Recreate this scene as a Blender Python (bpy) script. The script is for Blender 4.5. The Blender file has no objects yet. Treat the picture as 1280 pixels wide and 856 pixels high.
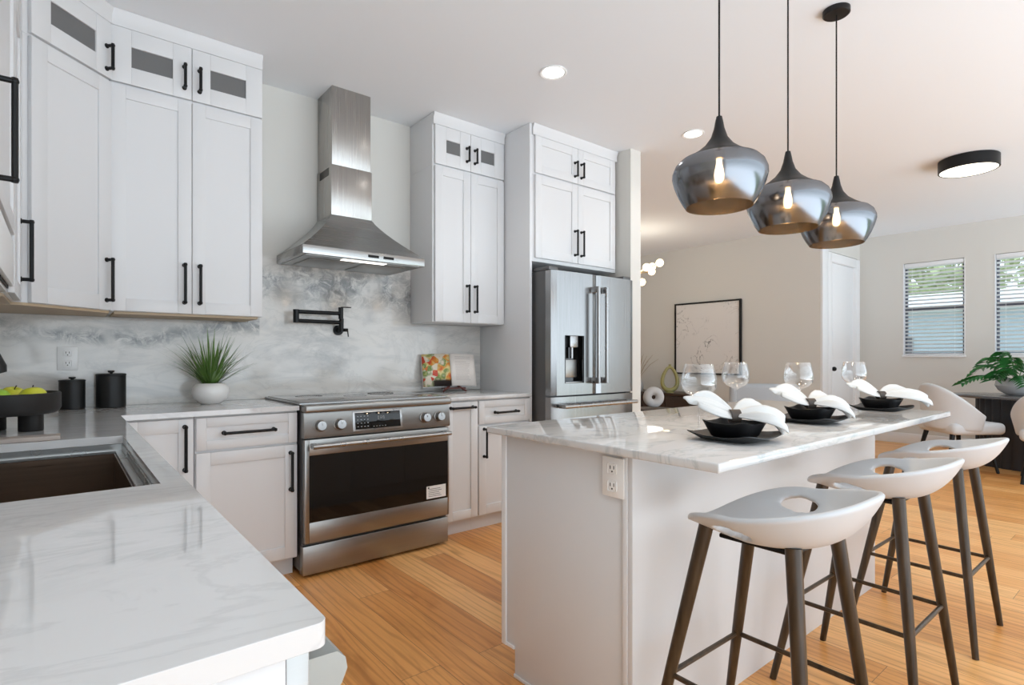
import bpy, bmesh, math, random
from mathutils import Vector, Matrix
PI = math.pi
S = bpy.context.scene
C = S.collection
random.seed(7)

# ------------------------------------------------------------------ camera, world, light, exposure
cam_d = bpy.data.cameras.new('camera'); cam = bpy.data.objects.new('camera', cam_d); C.objects.link(cam)
cam_d.sensor_width = 36; cam_d.lens = 692/1280*36; cam_d.shift_y = 18/1280; cam_d.clip_start = .03
cam.location = (0, 0, 1.18)
cam.rotation_euler = (PI/2, 0, -math.atan2(.63135, .7755))
S.camera = cam
S.view_settings.view_transform = 'Standard'; S.view_settings.look = 'None'
S.view_settings.gamma = 1; S.view_settings.use_curve_mapping = False
S.view_settings.exposure = 0.40
try:
    S.cycles.max_bounces = 10; S.cycles.diffuse_bounces = 6; S.cycles.transparent_max_bounces = 16
    S.cycles.sample_clamp_indirect = 6
except Exception: pass
W = bpy.data.worlds.new('daylight'); S.world = W; W.use_nodes = True
bg = W.node_tree.nodes['Background']; bg.inputs[1].default_value = 1.7
# overcast sky above, added brighter glow below the horizon to lift the ceiling
_t = W.node_tree; _g = _t.nodes.new('ShaderNodeTexCoord'); _s = _t.nodes.new('ShaderNodeSeparateXYZ'); _r = _t.nodes.new('ShaderNodeValToRGB')
_t.links.new(_g.outputs['Generated'], _s.inputs[0]); _m = _t.nodes.new('ShaderNodeMapRange'); _m.inputs[1].default_value = -.25; _m.inputs[2].default_value = .1
_t.links.new(_s.outputs[2], _m.inputs[0]); _t.links.new(_m.outputs[0], _r.inputs[0]); _t.links.new(_r.outputs[0], bg.inputs[0])
_r.color_ramp.elements[0].color = (1.68, 1.90, 2.10, 1); _r.color_ramp.elements[1].color = (.81, .915, 1.0, 1)

# ------------------------------------------------------------------ materials
def nt(name):
    m = bpy.data.materials.new(name); m.use_nodes = True
    t = m.node_tree; return m, t, t.nodes['Principled BSDF']
def mat(name, col, rough=.5, metal=0, **k):
    m, t, b = nt(name)
    b.inputs['Base Color'].default_value = (*col, 1); b.inputs['Roughness'].default_value = rough; b.inputs['Metallic'].default_value = metal
    for a, v in k.items(): b.inputs[a.replace('_', ' ')].default_value = v
    # faint procedural mottling so that no surface is perfectly even
    n = t.nodes.new('ShaderNodeTexNoise'); n.inputs['Scale'].default_value = 14
    tc = t.nodes.new('ShaderNodeTexCoord'); t.links.new(tc.outputs['Object'], n.inputs['Vector'])
    mr = t.nodes.new('ShaderNodeMapRange'); mr.inputs[3].default_value = max(0, rough-.03); mr.inputs[4].default_value = min(1, rough+.03)
    t.links.new(n.outputs[0], mr.inputs[0]); t.links.new(mr.outputs[0], b.inputs['Roughness'])
    return m
def emis(name, col, s):
    m, t, b = nt(name); b.inputs['Base Color'].default_value = (*col, 1)
    b.inputs['Emission Color'].default_value = (*col, 1); b.inputs['Emission Strength'].default_value = s; return m
def ramp(t, stops):
    r = t.nodes.new('ShaderNodeValToRGB'); e = r.color_ramp.elements
    while len(e) < len(stops): e.new(.5)
    for i, (p, c) in enumerate(stops): e[i].position = p; e[i].color = (*c, 1)
    return r
def noise(t, vec, scale, detail=4, dist=0, rough=.5):
    n = t.nodes.new('ShaderNodeTexNoise'); n.inputs['Scale'].default_value = scale; n.inputs['Detail'].default_value = detail
    n.inputs['Distortion'].default_value = dist; n.inputs['Roughness'].default_value = rough
    t.links.new(vec, n.inputs['Vector']); return n
def mapping(t, src, loc=(0, 0, 0), rot=(0, 0, 0), sc=(1, 1, 1)):
    m = t.nodes.new('ShaderNodeMapping'); m.inputs[1].default_value = loc; m.inputs[2].default_value = rot; m.inputs[3].default_value = sc
    t.links.new(src, m.inputs[0]); return m
def mix(t, fac, a, b, mode='MIX', clampf=1.0):
    m = t.nodes.new('ShaderNodeMix'); m.data_type = 'RGBA'; m.blend_type = mode
    for s, v in ((0, fac), (6, a), (7, b)):
        if hasattr(v, 'links') or hasattr(v, 'is_linked'): t.links.new(v, m.inputs[s])
        else: m.inputs[s].default_value = v if s == 0 else (*v, 1)
    return m.outputs[2]
def marble(name, base, warm, vein, scale=1.0, amount=.6, clouds=.5, rot=(0, 0, .5), rough=.06, stretch=(1, 3, 1)):
    m, t, b = nt(name)
    tc = t.nodes.new('ShaderNodeTexCoord').outputs['Object']
    mp = mapping(t, tc, rot=rot, sc=stretch)
    n1 = noise(t, mp.outputs[0], .9*scale, 8, .6, .6)
    base_mix = mix(t, n1.outputs[0], base, warm)
    # thin veins: |noise-.5| close to zero
    n2 = noise(t, mp.outputs[0], 1.5*scale, 7, 1.4, .62)
    r2 = ramp(t, [(0, (0, 0, 0)), (.47, (0, 0, 0)), (.5, (1, 1, 1)), (.53, (0, 0, 0))])
    t.links.new(n2.outputs[0], r2.inputs[0])
    n3 = noise(t, tc, 1.1*scale, 5, .3)
    r3 = ramp(t, [(.45, (0, 0, 0)), (.68, (1, 1, 1))]); t.links.new(n3.outputs[0], r3.inputs[0])
    mm = t.nodes.new('ShaderNodeMath'); mm.operation = 'MULTIPLY'; t.links.new(r2.outputs[0], mm.inputs[0]); mm.inputs[1].default_value = amount
    c1 = mix(t, mm.outputs[0], base_mix, vein)
    # cloudy grey patches broken by fine noise
    n4 = noise(t, mp.outputs[0], 7*scale, 8, .8, .75)
    r4 = ramp(t, [(.42, (0, 0, 0)), (.72, (1, 1, 1))]); t.links.new(n4.outputs[0], r4.inputs[0])
    m2 = t.nodes.new('ShaderNodeMath'); m2.operation = 'MULTIPLY'; t.links.new(r4.outputs[0], m2.inputs[0]); t.links.new(r3.outputs[0], m2.inputs[1])
    m3 = t.nodes.new('ShaderNodeMath'); m3.operation = 'MULTIPLY'; t.links.new(m2.outputs[0], m3.inputs[0]); m3.inputs[1].default_value = clouds
    c2 = mix(t, m3.outputs[0], c1, vein)
    t.links.new(c2, b.inputs['Base Color']); b.inputs['Roughness'].default_value = rough
    b.inputs['IOR'].default_value = 1.6
    return m
def brushed(name, col, rough, axis=2, metal=1.0, var=.18):
    m, t, b = nt(name)
    tc = t.nodes.new('ShaderNodeTexCoord').outputs['Object']
    sc = [60, 60, 60]; sc[axis] = 1.2
    mp = mapping(t, tc, sc=sc); n = noise(t, mp.outputs[0], 2.5, 3)
    mr = t.nodes.new('ShaderNodeMapRange'); mr.inputs[3].default_value = rough-.06; mr.inputs[4].default_value = rough+.09
    t.links.new(n.outputs[0], mr.inputs[0]); t.links.new(mr.outputs[0], b.inputs['Roughness'])
    c = mix(t, n.outputs[0], tuple(v*(1-var) for v in col), tuple(min(1, v*(1+var*.5)) for v in col))
    t.links.new(c, b.inputs['Base Color']); b.inputs['Metallic'].default_value = metal
    return m
M = {}
M['cab'] = mat('white_cabinet_paint', (.70, .70, .705), .32)
M['panel'] = mat('white_panel_paint', (.71, .715, .725), .38)
M['under'] = mat('birch_plywood', (.50, .38, .25), .5)
M['wallb'] = mat('greige_wall_paint', (.655, .64, .60), .7)
M['wallw'] = mat('white_wall_paint', (.76, .775, .785), .6)
M['ceil'] = mat('ceiling_paint', (.84, .872, .905), .8)
M['trim'] = mat('white_trim_paint', (.80, .81, .82), .4)
M['black'] = mat('matte_black_metal', (.006, .006, .0065), .38, Specular_IOR_Level=.28)
M['blackc'] = mat('black_ceramic', (.008, .008, .008), .45, Specular_IOR_Level=.35)
M['blackp'] = mat('black_stoneware', (.008, .008, .009), .42)
M['charwood'] = mat('charred_black_wood', (.018, .016, .015), .5, Specular_IOR_Level=.3)
M['knobm'] = mat('polished_steel', (.40, .40, .40), .28, 1)
M['steelx'] = brushed('brushed_steel_horizontal', (.34, .33, .315), .3, 0, var=.1)
M['steelz'] = brushed('brushed_steel_vertical', (.34, .34, .34), .22, 2)
M['hoodsteel'] = brushed('hood_steel', (.47, .45, .425), .24, 2)
M['hoodband'] = brushed('hood_canopy_steel', (.43, .43, .42), .24, 0)
M['sinksteel'] = mat('sink_steel', (.45, .45, .44), .28, 1)
M['sinkdark'] = brushed('sink_basin_steel_brown_reflection', (.21, .145, .105), .3, 0)  # dark reflection in the steel basin is put into its brown base colour
M['fridgeside'] = mat('dark_grey_enamel', (.13, .13, .13), .4, .6)
M['oven'] = mat('black_oven_glass', (.006, .006, .006), .05)
M['cookglass'] = mat('ceramic_cooktop_glass', (.30, .285, .27), .08, .55)
M['paneg'] = mat('grey_frosted_glass', (.145, .145, .145), .3)
M['glassx'] = None
M['plug'] = mat('white_plastic', (.85, .85, .84), .3)
M['dark'] = mat('dark_void', (.01, .01, .01), .8)
M['gold'] = mat('brushed_brass', (.70, .50, .22), .3, 1)
M['cloth'] = mat('white_linen', (.66, .66, .65), .85)
M['paper'] = mat('white_paper', (.82, .82, .82), .7)
M['pageR'] = mat('cream_page', (.86, .80, .75), .7)
M['mahog'] = mat('mahogany_wood', (.10, .025, .018), .4)
M['seat'] = mat('white_moulded_plastic', (.575, .59, .605), .42)
M['potw'] = mat('white_ceramic_pot', (.78, .76, .74), .3)
M['soil'] = mat('dark_soil', (.03, .02, .015), .9)
M['sofa'] = mat('blue_grey_fabric', (.42, .46, .50), .9)
M['chairf'] = mat('light_grey_upholstery', (.62, .64, .66), .8)
M['chairi'] = mat('taupe_upholstery', (.50, .42, .38), .85)
M['darkw'] = mat('dark_brown_wood', (.035, .018, .012), .35)
M['tabletop'] = mat('grey_stone_top', (.14, .14, .145), .18)
M['tableb'] = mat('black_fluted_wood', (.018, .020, .025), .45)
M['olive'] = mat('olive_glazed_ceramic', (.30, .28, .10), .3)
M['ringv'] = mat('grey_ribbed_ceramic', (.50, .50, .50), .6)
M['straw'] = mat('dried_grass', (.36, .29, .20), .9)
M['disp'] = mat('display_glow_text', (.35, .38, .40), .4)
M['seal'] = mat('rubber_gasket', (.03, .03, .03), .7)
M['speckle'] = mat('crackled_white_glass', (.72, .72, .74), .12)
M['counter'] = marble('white_quartz', (.68, .68, .685), (.66, .655, .65), (.42, .42, .43), 1.1, .26, .5, (0, 0, .9), .035, (1, 2.4, 1))
M['islandtop'] = marble('island_quartz', (.66, .65, .645), (.64, .625, .61), (.30, .34, .345), 1.0, .40, .75, (0, 0, .2), .05, (1, 2.2, 1))
def splash():
    m = marble('marble_backsplash', (.62, .625, .625), (.72, .67, .60), (.17, .18, .185), 1.3, .14, .7, (0, .75, 0), .09, (1.1, 1, 2.0)); t = m.node_tree; nd = t.nodes
    b = nd['Principled BSDF']; src = b.inputs['Base Color'].links[0].from_socket
    tc = nd.new('ShaderNodeTexCoord').outputs['Object']; sp = nd.new('ShaderNodeSeparateXYZ'); t.links.new(tc, sp.inputs[0])
    def ma(op, a, c=None, d=None):
        n = nd.new('ShaderNodeMath'); n.operation = op
        for i, v in enumerate((a, c, d)):
            if v is None: continue
            if isinstance(v, (int, float)): n.inputs[i].default_value = v
            else: t.links.new(v, n.inputs[i])
        return n.outputs[0]
    # the slab's dark cloudy vein: runs low on the left slab, high under the hood on the right one
    side = ma('GREATER_THAN', sp.outputs[0], .95)
    wob = noise(t, tc, 1.6, 3).outputs[0]
    zc = ma('ADD', ma('MULTIPLY', side, .31), 1.32)
    dz = ma('ABSOLUTE', ma('SUBTRACT', ma('ADD', sp.outputs[2], ma('MULTIPLY', ma('SUBTRACT', wob, .5), .35)), zc))
    wid = ma('ADD', ma('MULTIPLY', side, .10), .055)
    band = nd.new('ShaderNodeMapRange'); t.links.new(ma('DIVIDE', dz, wid), band.inputs[0]); band.inputs[1].default_value = 1.3; band.inputs[2].default_value = .2
    fine = noise(t, tc, 11, 8, .9, .78); fr = ramp(t, [(.40, (0, 0, 0)), (.54, (1, 1, 1))]); t.links.new(fine.outputs[0], fr.inputs[0])
    med = noise(t, tc, 4.5, 4, .5); mr = ramp(t, [(.34, (0, 0, 0)), (.50, (1, 1, 1))]); t.links.new(med.outputs[0], mr.inputs[0])
    f = ma('MULTIPLY', ma('MULTIPLY', band.outputs[0], fr.outputs[0]), ma('MULTIPLY', mr.outputs[0], .85))
    c = mix(t, f, src, (.10, .107, .11))
    # broad soft darker streaks
    st = mapping(t, tc, rot=(0, .6, 0), sc=(1, 1, 3.4)); sn = noise(t, st.outputs[0], 2.2, 5, .7, .6); sr = ramp(t, [(.5, (0, 0, 0)), (.75, (1, 1, 1))]); t.links.new(sn.outputs[0], sr.inputs[0])
    c = mix(t, ma('MULTIPLY', sr.outputs[0], .7), c, (.33, .335, .34))
    t.links.new(c, b.inputs['Base Color']); return m
M['splash'] = splash()
def wood_floor():
    m, t, b = nt('oak_plank_floor'); nd = t.nodes
    tc = nd.new('ShaderNodeTexCoord').outputs['Object']
    def ma(op, a, c=None, d=None):
        n = nd.new('ShaderNodeMath'); n.operation = op
        for i, v in enumerate((a, c, d)):
            if v is None: continue
            if isinstance(v, (int, float)): n.inputs[i].default_value = v
            else: t.links.new(v, n.inputs[i])
        return n.outputs[0]
    sp = nd.new('ShaderNodeSeparateXYZ'); t.links.new(tc, sp.inputs[0])
    u = ma('DIVIDE', ma('ADD', sp.outputs[0], .03), .165); row = ma('FLOOR', u)
    wn = nd.new('ShaderNodeTexWhiteNoise'); wn.noise_dimensions = '1D'; t.links.new(row, wn.inputs['W'])
    v = ma('ADD', ma('DIVIDE', sp.outputs[1], 1.45), ma('MULTIPLY', wn.outputs['Value'], 7.3)); col = ma('FLOOR', v)
    cb = nd.new('ShaderNodeCombineXYZ'); t.links.new(row, cb.inputs[0]); t.links.new(col, cb.inputs[1])
    w2 = nd.new('ShaderNodeTexWhiteNoise'); w2.noise_dimensions = '2D'; t.links.new(cb.outputs[0], w2.inputs['Vector'])
    fu = ma('FRACT', u); fv = ma('FRACT', v)
    eu = ma('MULTIPLY', ma('MINIMUM', fu, ma('SUBTRACT', 1, fu)), .165); ev = ma('MULTIPLY', ma('MINIMUM', fv, ma('SUBTRACT', 1, fv)), 1.45)
    seam = ma('LESS_THAN', ma('MINIMUM', eu, ev), .0011)
    add = nd.new('ShaderNodeVectorMath'); add.operation = 'MULTIPLY_ADD'
    t.links.new(w2.outputs['Color'], add.inputs[0]); add.inputs[1].default_value = (13, 17, 3); t.links.new(tc, add.inputs[2])
    g = mapping(t, add.outputs[0], sc=(7, .9, 1)); n = noise(t, g.outputs[0], 1.3, 6, 1.8, .6)
    g2 = mapping(t, add.outputs[0], sc=(45, 1.6, 1)); n2 = noise(t, g2.outputs[0], 2, 4)
    # cathedral grain: rings of a stretched, warped distance
    g3 = mapping(t, add.outputs[0], sc=(5.5, .55, 1)); wv = nd.new('ShaderNodeTexWave'); wv.wave_type = 'BANDS'; wv.bands_direction = 'X'
    t.links.new(g3.outputs[0], wv.inputs['Vector']); wv.inputs['Scale'].default_value = 1.5; wv.inputs['Distortion'].default_value = 16; wv.inputs['Detail'].default_value = 3; wv.inputs['Detail Scale'].default_value = .7
    plank = ramp(t, [(0, (.72, .31, .085)), (.3, (.82, .39, .12)), (.7, (.90, .46, .16)), (1, (.96, .54, .21))]); t.links.new(w2.outputs['Value'], plank.inputs[0])
    gr = ramp(t, [(.32, (.62, .52, .42)), (.50, (1, 1, 1)), (.72, (1.0, 1.0, 1.0))]); t.links.new(n.outputs[0], gr.inputs[0])
    c = mix(t, .55, plank.outputs[0], gr.outputs[0], 'MULTIPLY')
    wr = ramp(t, [(0, (.58, .46, .34)), (.3, (1, 1, 1))]); t.links.new(wv.outputs['Fac'], wr.inputs[0])
    c = mix(t, .45, c, wr.outputs[0], 'MULTIPLY')
    gr2 = ramp(t, [(.3, (.8, .76, .70)), (.55, (1, 1, 1))]); t.links.new(n2.outputs[0], gr2.inputs[0])
    c = mix(t, .5, c, gr2.outputs[0], 'MULTIPLY')
    kv = nd.new('ShaderNodeTexVoronoi'); kv.inputs['Scale'].default_value = 1.1; km = mapping(t, add.outputs[0], sc=(2.2, 1, 1)); t.links.new(km.outputs[0], kv.inputs['Vector'])
    kr = ramp(t, [(0, (1, 1, 1)), (.022, (0, 0, 0))]); t.links.new(kv.outputs['Distance'], kr.inputs[0])
    c = mix(t, kr.outputs[0], c, (.08, .025, .010))
    c = mix(t, ma('MULTIPLY', seam, .75), c, (.13, .055, .02))
    t.links.new(c, b.inputs['Base Color']); b.inputs['Roughness'].default_value = .34
    return m
M['floor'] = wood_floor()
def dark_wood():
    m, t, b = nt('walnut_brown_leg'); tc = t.nodes.new('ShaderNodeTexCoord').outputs['Object']
    mp = mapping(t, tc, sc=(30, 30, 2)); n = noise(t, mp.outputs[0], 2, 5)
    r = ramp(t, [(.3, (.028, .016, .007)), (.7, (.075, .045, .022))]); t.links.new(n.outputs[0], r.inputs[0])
    t.links.new(r.outputs[0], b.inputs['Base Color']); b.inputs['Roughness'].default_value = .33; b.inputs['Specular IOR Level'].default_value = .4; return m
M['legw'] = dark_wood()
def leafm(name, a, bcol):
    m, t, b = nt(name); tc = t.nodes.new('ShaderNodeTexCoord').outputs['Object']
    n = noise(t, tc, 22, 3); t.links.new(mix(t, n.outputs[0], a, bcol), b.inputs['Base Color']); b.inputs['Roughness'].default_value = .4
    b.inputs['Subsurface Weight'].default_value = 0; return m
M['grass'] = leafm('grass_blade', (.035, .11, .02), (.16, .28, .05))
M['palm'] = leafm('palm_leaf', (.01, .10, .02), (.05, .24, .05))
M['tree'] = leafm('outdoor_foliage', (.20, .27, .10), (.62, .66, .36))
M['appleg'] = leafm('green_apple_skin', (.20, .46, .02), (.42, .62, .04))
M['appley'] = leafm('yellow_apple_skin', (.55, .62, .02), (.72, .66, .06))
def food_page():
    m, t, b = nt('printed_food_photo'); tc = t.nodes.new('ShaderNodeTexCoord').outputs['Object']
    v = t.nodes.new('ShaderNodeTexVoronoi'); v.inputs['Scale'].default_value = 24; t.links.new(tc, v.inputs['Vector'])
    n = noise(t, tc, 16, 2)
    r = ramp(t, [(0, (.60, .05, .03)), (.38, (.65, .07, .03)), (.46, (.75, .32, .05)), (.52, (.80, .66, .30)), (.58, (.15, .25, .04)), (.66, (.85, .75, .60)), (1, (.85, .8, .7))])
    c = mix(t, .5, n.outputs[0], v.outputs['Color']); t.links.new(c, r.inputs[0])
    sp = t.nodes.new('ShaderNodeSeparateXYZ'); t.links.new(tc, sp.inputs[0])
    bt = ramp(t, [(.045, (1, 1, 1)), (.06, (0, 0, 0))]); t.links.new(sp.outputs[2], bt.inputs[0])
    xr = ramp(t, [(.0, (1, 1, 1)), (.075, (1, 1, 1)), (.1, (0, 0, 0))]);
    ab = t.nodes.new('ShaderNodeMath'); ab.operation = 'ABSOLUTE'; t.links.new(sp.outputs[0], ab.inputs[0])
    xr = ramp(t, [(.13, (1, 1, 1)), (.15, (0, 0, 0))]); t.links.new(ab.outputs[0], xr.inputs[0])
    mm = t.nodes.new('ShaderNodeMath'); mm.operation = 'MULTIPLY'; t.links.new(bt.outputs[0], mm.inputs[0]); t.links.new(xr.outputs[0], mm.inputs[1])
    t.links.new(mix(t, mm.outputs[0], r.outputs[0], (.02, .012, .01)), b.inputs['Base Color']); b.inputs['Roughness'].default_value = .4; return m
M['food'] = food_page()
def art():
    m, t, b = nt('abstract_canvas'); tc = t.nodes.new('ShaderNodeTexCoord').outputs['Object']
    n = noise(t, tc, 3.2, 4, 2.2); r = ramp(t, [(.488, (0, 0, 0)), (.5, (1, 1, 1)), (.512, (0, 0, 0))]); t.links.new(n.outputs[0], r.inputs[0])
    n2 = noise(t, tc, 3.5, 3); r2 = ramp(t, [(.46, (0, 0, 0)), (.62, (1, 1, 1))]); t.links.new(n2.outputs[0], r2.inputs[0])
    mm = t.nodes.new('ShaderNodeMath'); mm.operation = 'MULTIPLY'; t.links.new(r.outputs[0], mm.inputs[0]); t.links.new(r2.outputs[0], mm.inputs[1])
    t.links.new(mix(t, mm.outputs[0], (.74, .72, .70), (.05, .045, .045)), b.inputs['Base Color']); b.inputs['Roughness'].default_value = .8; return m
M['art'] = art()
def smoke():
    m, t, b = nt('smoked_mirror_glass'); nd = t.nodes
    g = nd.new('ShaderNodeBsdfGlossy'); g.inputs[0].default_value = (.33, .35, .38, 1); g.inputs['Roughness'].default_value = .17
    tr = nd.new('ShaderNodeBsdfTransparent'); tr.inputs[0].default_value = (.38, .37, .37, 1)
    fr = nd.new('ShaderNodeLayerWeight'); fr.inputs[0].default_value = .35
    mr = nd.new('ShaderNodeMapRange'); mr.inputs[3].default_value = .5; mr.inputs[4].default_value = .95; t.links.new(fr.outputs['Facing'], mr.inputs[0])
    mx = nd.new('ShaderNodeMixShader'); t.links.new(mr.outputs[0], mx.inputs[0]); t.links.new(tr.outputs[0], mx.inputs[1]); t.links.new(g.outputs[0], mx.inputs[2])
    t.links.new(mx.outputs[0], nd['Material Output'].inputs[0]); return m
M['smoke'] = smoke()
def coat():
    m, t, b = nt('bronze_inner_coating'); nd = t.nodes
    g = nd.new('ShaderNodeBsdfGlossy'); g.inputs[0].default_value = (.50, .36, .20, 1); g.inputs['Roughness'].default_value = .25
    tr = nd.new('ShaderNodeBsdfTransparent'); tr.inputs[0].default_value = (.62, .60, .60, 1)
    mx = nd.new('ShaderNodeMixShader'); mx.inputs[0].default_value = .35; t.links.new(tr.outputs[0], mx.inputs[1]); t.links.new(g.outputs[0], mx.inputs[2])
    t.links.new(mx.outputs[0], nd['Material Output'].inputs[0]); return m
M['coat'] = coat()
def thin_glass(name, tint, lo, hi):
    m, t, b = nt(name); nd = t.nodes
    g = nd.new('ShaderNodeBsdfGlossy'); g.inputs[0].default_value = (1, 1, 1, 1); g.inputs['Roughness'].default_value = .02
    tr = nd.new('ShaderNodeBsdfTransparent'); tr.inputs[0].default_value = (*tint, 1)
    fr = nd.new('ShaderNodeLayerWeight'); fr.inputs[0].default_value = .3
    mr = nd.new('ShaderNodeMapRange'); mr.inputs[3].default_value = lo; mr.inputs[4].default_value = hi; t.links.new(fr.outputs['Facing'], mr.inputs[0])
    mx = nd.new('ShaderNodeMixShader'); t.links.new(mr.outputs[0], mx.inputs[0]); t.links.new(tr.outputs[0], mx.inputs[1]); t.links.new(g.outputs[0], mx.inputs[2])
    t.links.new(mx.outputs[0], nd['Material Output'].inputs[0]); return m
M['wine'] = thin_glass('clear_crystal', (.96, .96, .96), .05, .5)
M['pane'] = thin_glass('window_glass', (.93, .96, .98), .05, .5)
M['lampw'] = emis('warm_diffuser', (1, .93, .78), 2.2)
M['lampc'] = emis('white_downlight', (1, .98, .95), 9)
M['bulb'] = emis('warm_bulb', (1, .78, .48), 22)
M['globe'] = emis('warm_globe', (1, .82, .50), 3.0)
M['bandled'] = emis('hood_lamp', (1, .97, .9), 1.6)
M['siding'] = mat('blue_grey_siding', (.52, .60, .66), .7)
M['roofw'] = mat('white_fascia', (.85, .85, .85), .6)
M['fencem'] = mat('pale_block_fence', (.60, .56, .56), .8)
M['lawn'] = leafm('lawn', (.12, .2, .05), (.2, .3, .1))
M['windowdark'] = mat('dark_window_frame', (.10, .11, .14), .5)

# ------------------------------------------------------------------ mesh helpers
class MB:
    def __init__(s): s.bm = bmesh.new()
    def _merge(s, b2, mtx=None):
        if mtx is not None: b2.transform(mtx)
        me = bpy.data.meshes.new('tmp'); b2.to_mesh(me); b2.free(); s.bm.from_mesh(me); bpy.data.meshes.remove(me)
    def box(s, x0, x1, y0, y1, z0, z1, bev=0, seg=2, mtx=None):
        b = bmesh.new(); bmesh.ops.create_cube(b, size=1)
        for v in b.verts: v.co = Vector(((x0+x1)/2+v.co.x*(x1-x0), (y0+y1)/2+v.co.y*(y1-y0), (z0+z1)/2+v.co.z*(z1-z0)))
        if bev: bmesh.ops.bevel(b, geom=b.edges[:], offset=bev, segments=seg, affect='EDGES', profile=.5)
        s._merge(b, mtx); return s
    def prism(s, poly, z0, z1, bev=0, mtx=None, seg=2):
        b = bmesh.new(); vs = [b.verts.new((p[0], p[1], z0)) for p in poly]; f = b.faces.new(vs)
        r = bmesh.ops.extrude_face_region(b, geom=[f]); nv = [g for g in r['geom'] if isinstance(g, bmesh.types.BMVert)]
        bmesh.ops.translate(b, verts=nv, vec=(0, 0, z1-z0)); bmesh.ops.recalc_face_normals(b, faces=b.faces[:])
        if bev: bmesh.ops.bevel(b, geom=b.edges[:], offset=bev, segments=seg, affect='EDGES', profile=.5)
        s._merge(b, mtx); return s
    def tube(s, pts, r, seg=12, caps=True, sq=1.0):
        b = bmesh.new(); pts = [Vector(p) for p in pts]; n = len(pts)
        rr = r if isinstance(r, (list, tuple)) else [r]*n; rings = []
        up = None
        for i, p in enumerate(pts):
            d = (pts[min(i+1, n-1)]-pts[max(i-1, 0)]).normalized()
            if up is None: up = Vector((0, 0, 1)) if abs(d.z) < .9 else Vector((1, 0, 0))
            a = d.cross(up).normalized(); c = a.cross(d).normalized(); up = c
            rings.append([b.verts.new(p+(a*math.cos(2*PI*k/seg)+c*math.sin(2*PI*k/seg)*sq)*rr[i]) for k in range(seg)])
        for i in range(n-1):
            for k in range(seg): b.faces.new((rings[i][k], rings[i][(k+1) % seg], rings[i+1][(k+1) % seg], rings[i+1][k]))
        if caps: b.faces.new(rings[0][::-1]); b.faces.new(rings[-1])
        bmesh.ops.recalc_face_normals(b, faces=b.faces[:]); s._merge(b); return s
    def lathe(s, prof, c=(0, 0, 0), seg=40, mtx=None, sx=1, sy=1):
        b = bmesh.new(); rings = []
        for (r, z) in prof:
            if r < 1e-5: rings.append([b.verts.new((0, 0, z))])
            else: rings.append([b.verts.new((r*math.cos(2*PI*k/seg)*sx, r*math.sin(2*PI*k/seg)*sy, z)) for k in range(seg)])
        for A, B in zip(rings, rings[1:]):
            for k in range(seg):
                q = [A[k % len(A)], A[(k+1) % len(A)], B[(k+1) % len(B)], B[k % len(B)]]; u = []
                for v in q:
                    if v not in u: u.append(v)
                if len(u) > 2: b.faces.new(u)
        bmesh.ops.recalc_face_normals(b, faces=b.faces[:])
        T = Matrix.Translation(c); s._merge(b, T @ mtx if mtx is not None else T); return s
    def sphere(s, c, r, sc=(1, 1, 1), u=20, v=12):
        b = bmesh.new(); bmesh.ops.create_uvsphere(b, u_segments=u, v_segments=v, radius=r)
        s._merge(b, Matrix.Translation(c) @ Matrix.Diagonal((*sc, 1))); return s
    def quad(s, *p):
        vs = [s.bm.verts.new(q) for q in p]; s.bm.faces.new(vs); return s
    def grid(s, f, nu, nv, closed=False):
        b = s.bm; g = [[b.verts.new(f(i/nu, j/nv)) for j in range(nv+1)] for i in range(nu+1)]
        for i in range(nu):
            for j in range(nv): b.faces.new((g[i][j], g[i+1][j], g[i+1][j+1], g[i][j+1]))
        return s
    def build(s, name, m, parent=None, smooth=True, ang=35):
        me = bpy.data.meshes.new(name); s.bm.to_mesh(me); s.bm.free()
        o = bpy.data.objects.new(name, me); C.objects.link(o); me.materials.append(M[m] if isinstance(m, str) else m)
        if smooth:
            for p in me.polygons: p.use_smooth = True
            try: me.set_sharp_from_angle(angle=math.radians(ang))
            except Exception: pass
        if parent: o.parent = parent
        return o
def box(name, m, dims, parent=None, bev=0): return MB().box(*dims, bev=bev).build(name, m, parent)
def thing(name, label, cat, loc=(0, 0, 0), rz=0, group=None):
    o = bpy.data.objects.new(name, None); C.objects.link(o); o.empty_display_size = .1
    o.location = loc; o.rotation_euler = (0, 0, rz); o['label'] = label; o['category'] = cat
    if group: o['group'] = group
    return o
def tag(o, label, cat, group=None):
    o['label'] = label; o['category'] = cat
    if group: o['group'] = group
    return o
def struct(o): o['kind'] = 'structure'; return o
def children(o): return [c for c in C.objects if c.parent == o]
def dup(root, loc=None, rz=None, label=None):
    def rec(o, par):
        c = o.copy(); C.objects.link(c)
        if par: c.parent = par
        for ch in kids.get(o.name, []): rec(ch, c)
        return c
    kids = {}
    for o in C.objects:
        if o.parent: kids.setdefault(o.parent.name, []).append(o)
    r = rec(root, None)
    if loc: r.location = loc
    if rz is not None: r.rotation_euler = (0, 0, rz)
    if label: r['label'] = label
    return r
def solid(o, th, off=-1, sub=0, even=False):
    m = o.modifiers.new('shell', 'SOLIDIFY'); m.thickness = th; m.offset = off; m.use_even_offset = even
    if sub: k = o.modifiers.new('smooth', 'SUBSURF'); k.levels = sub; k.render_levels = sub
    return o

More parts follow.
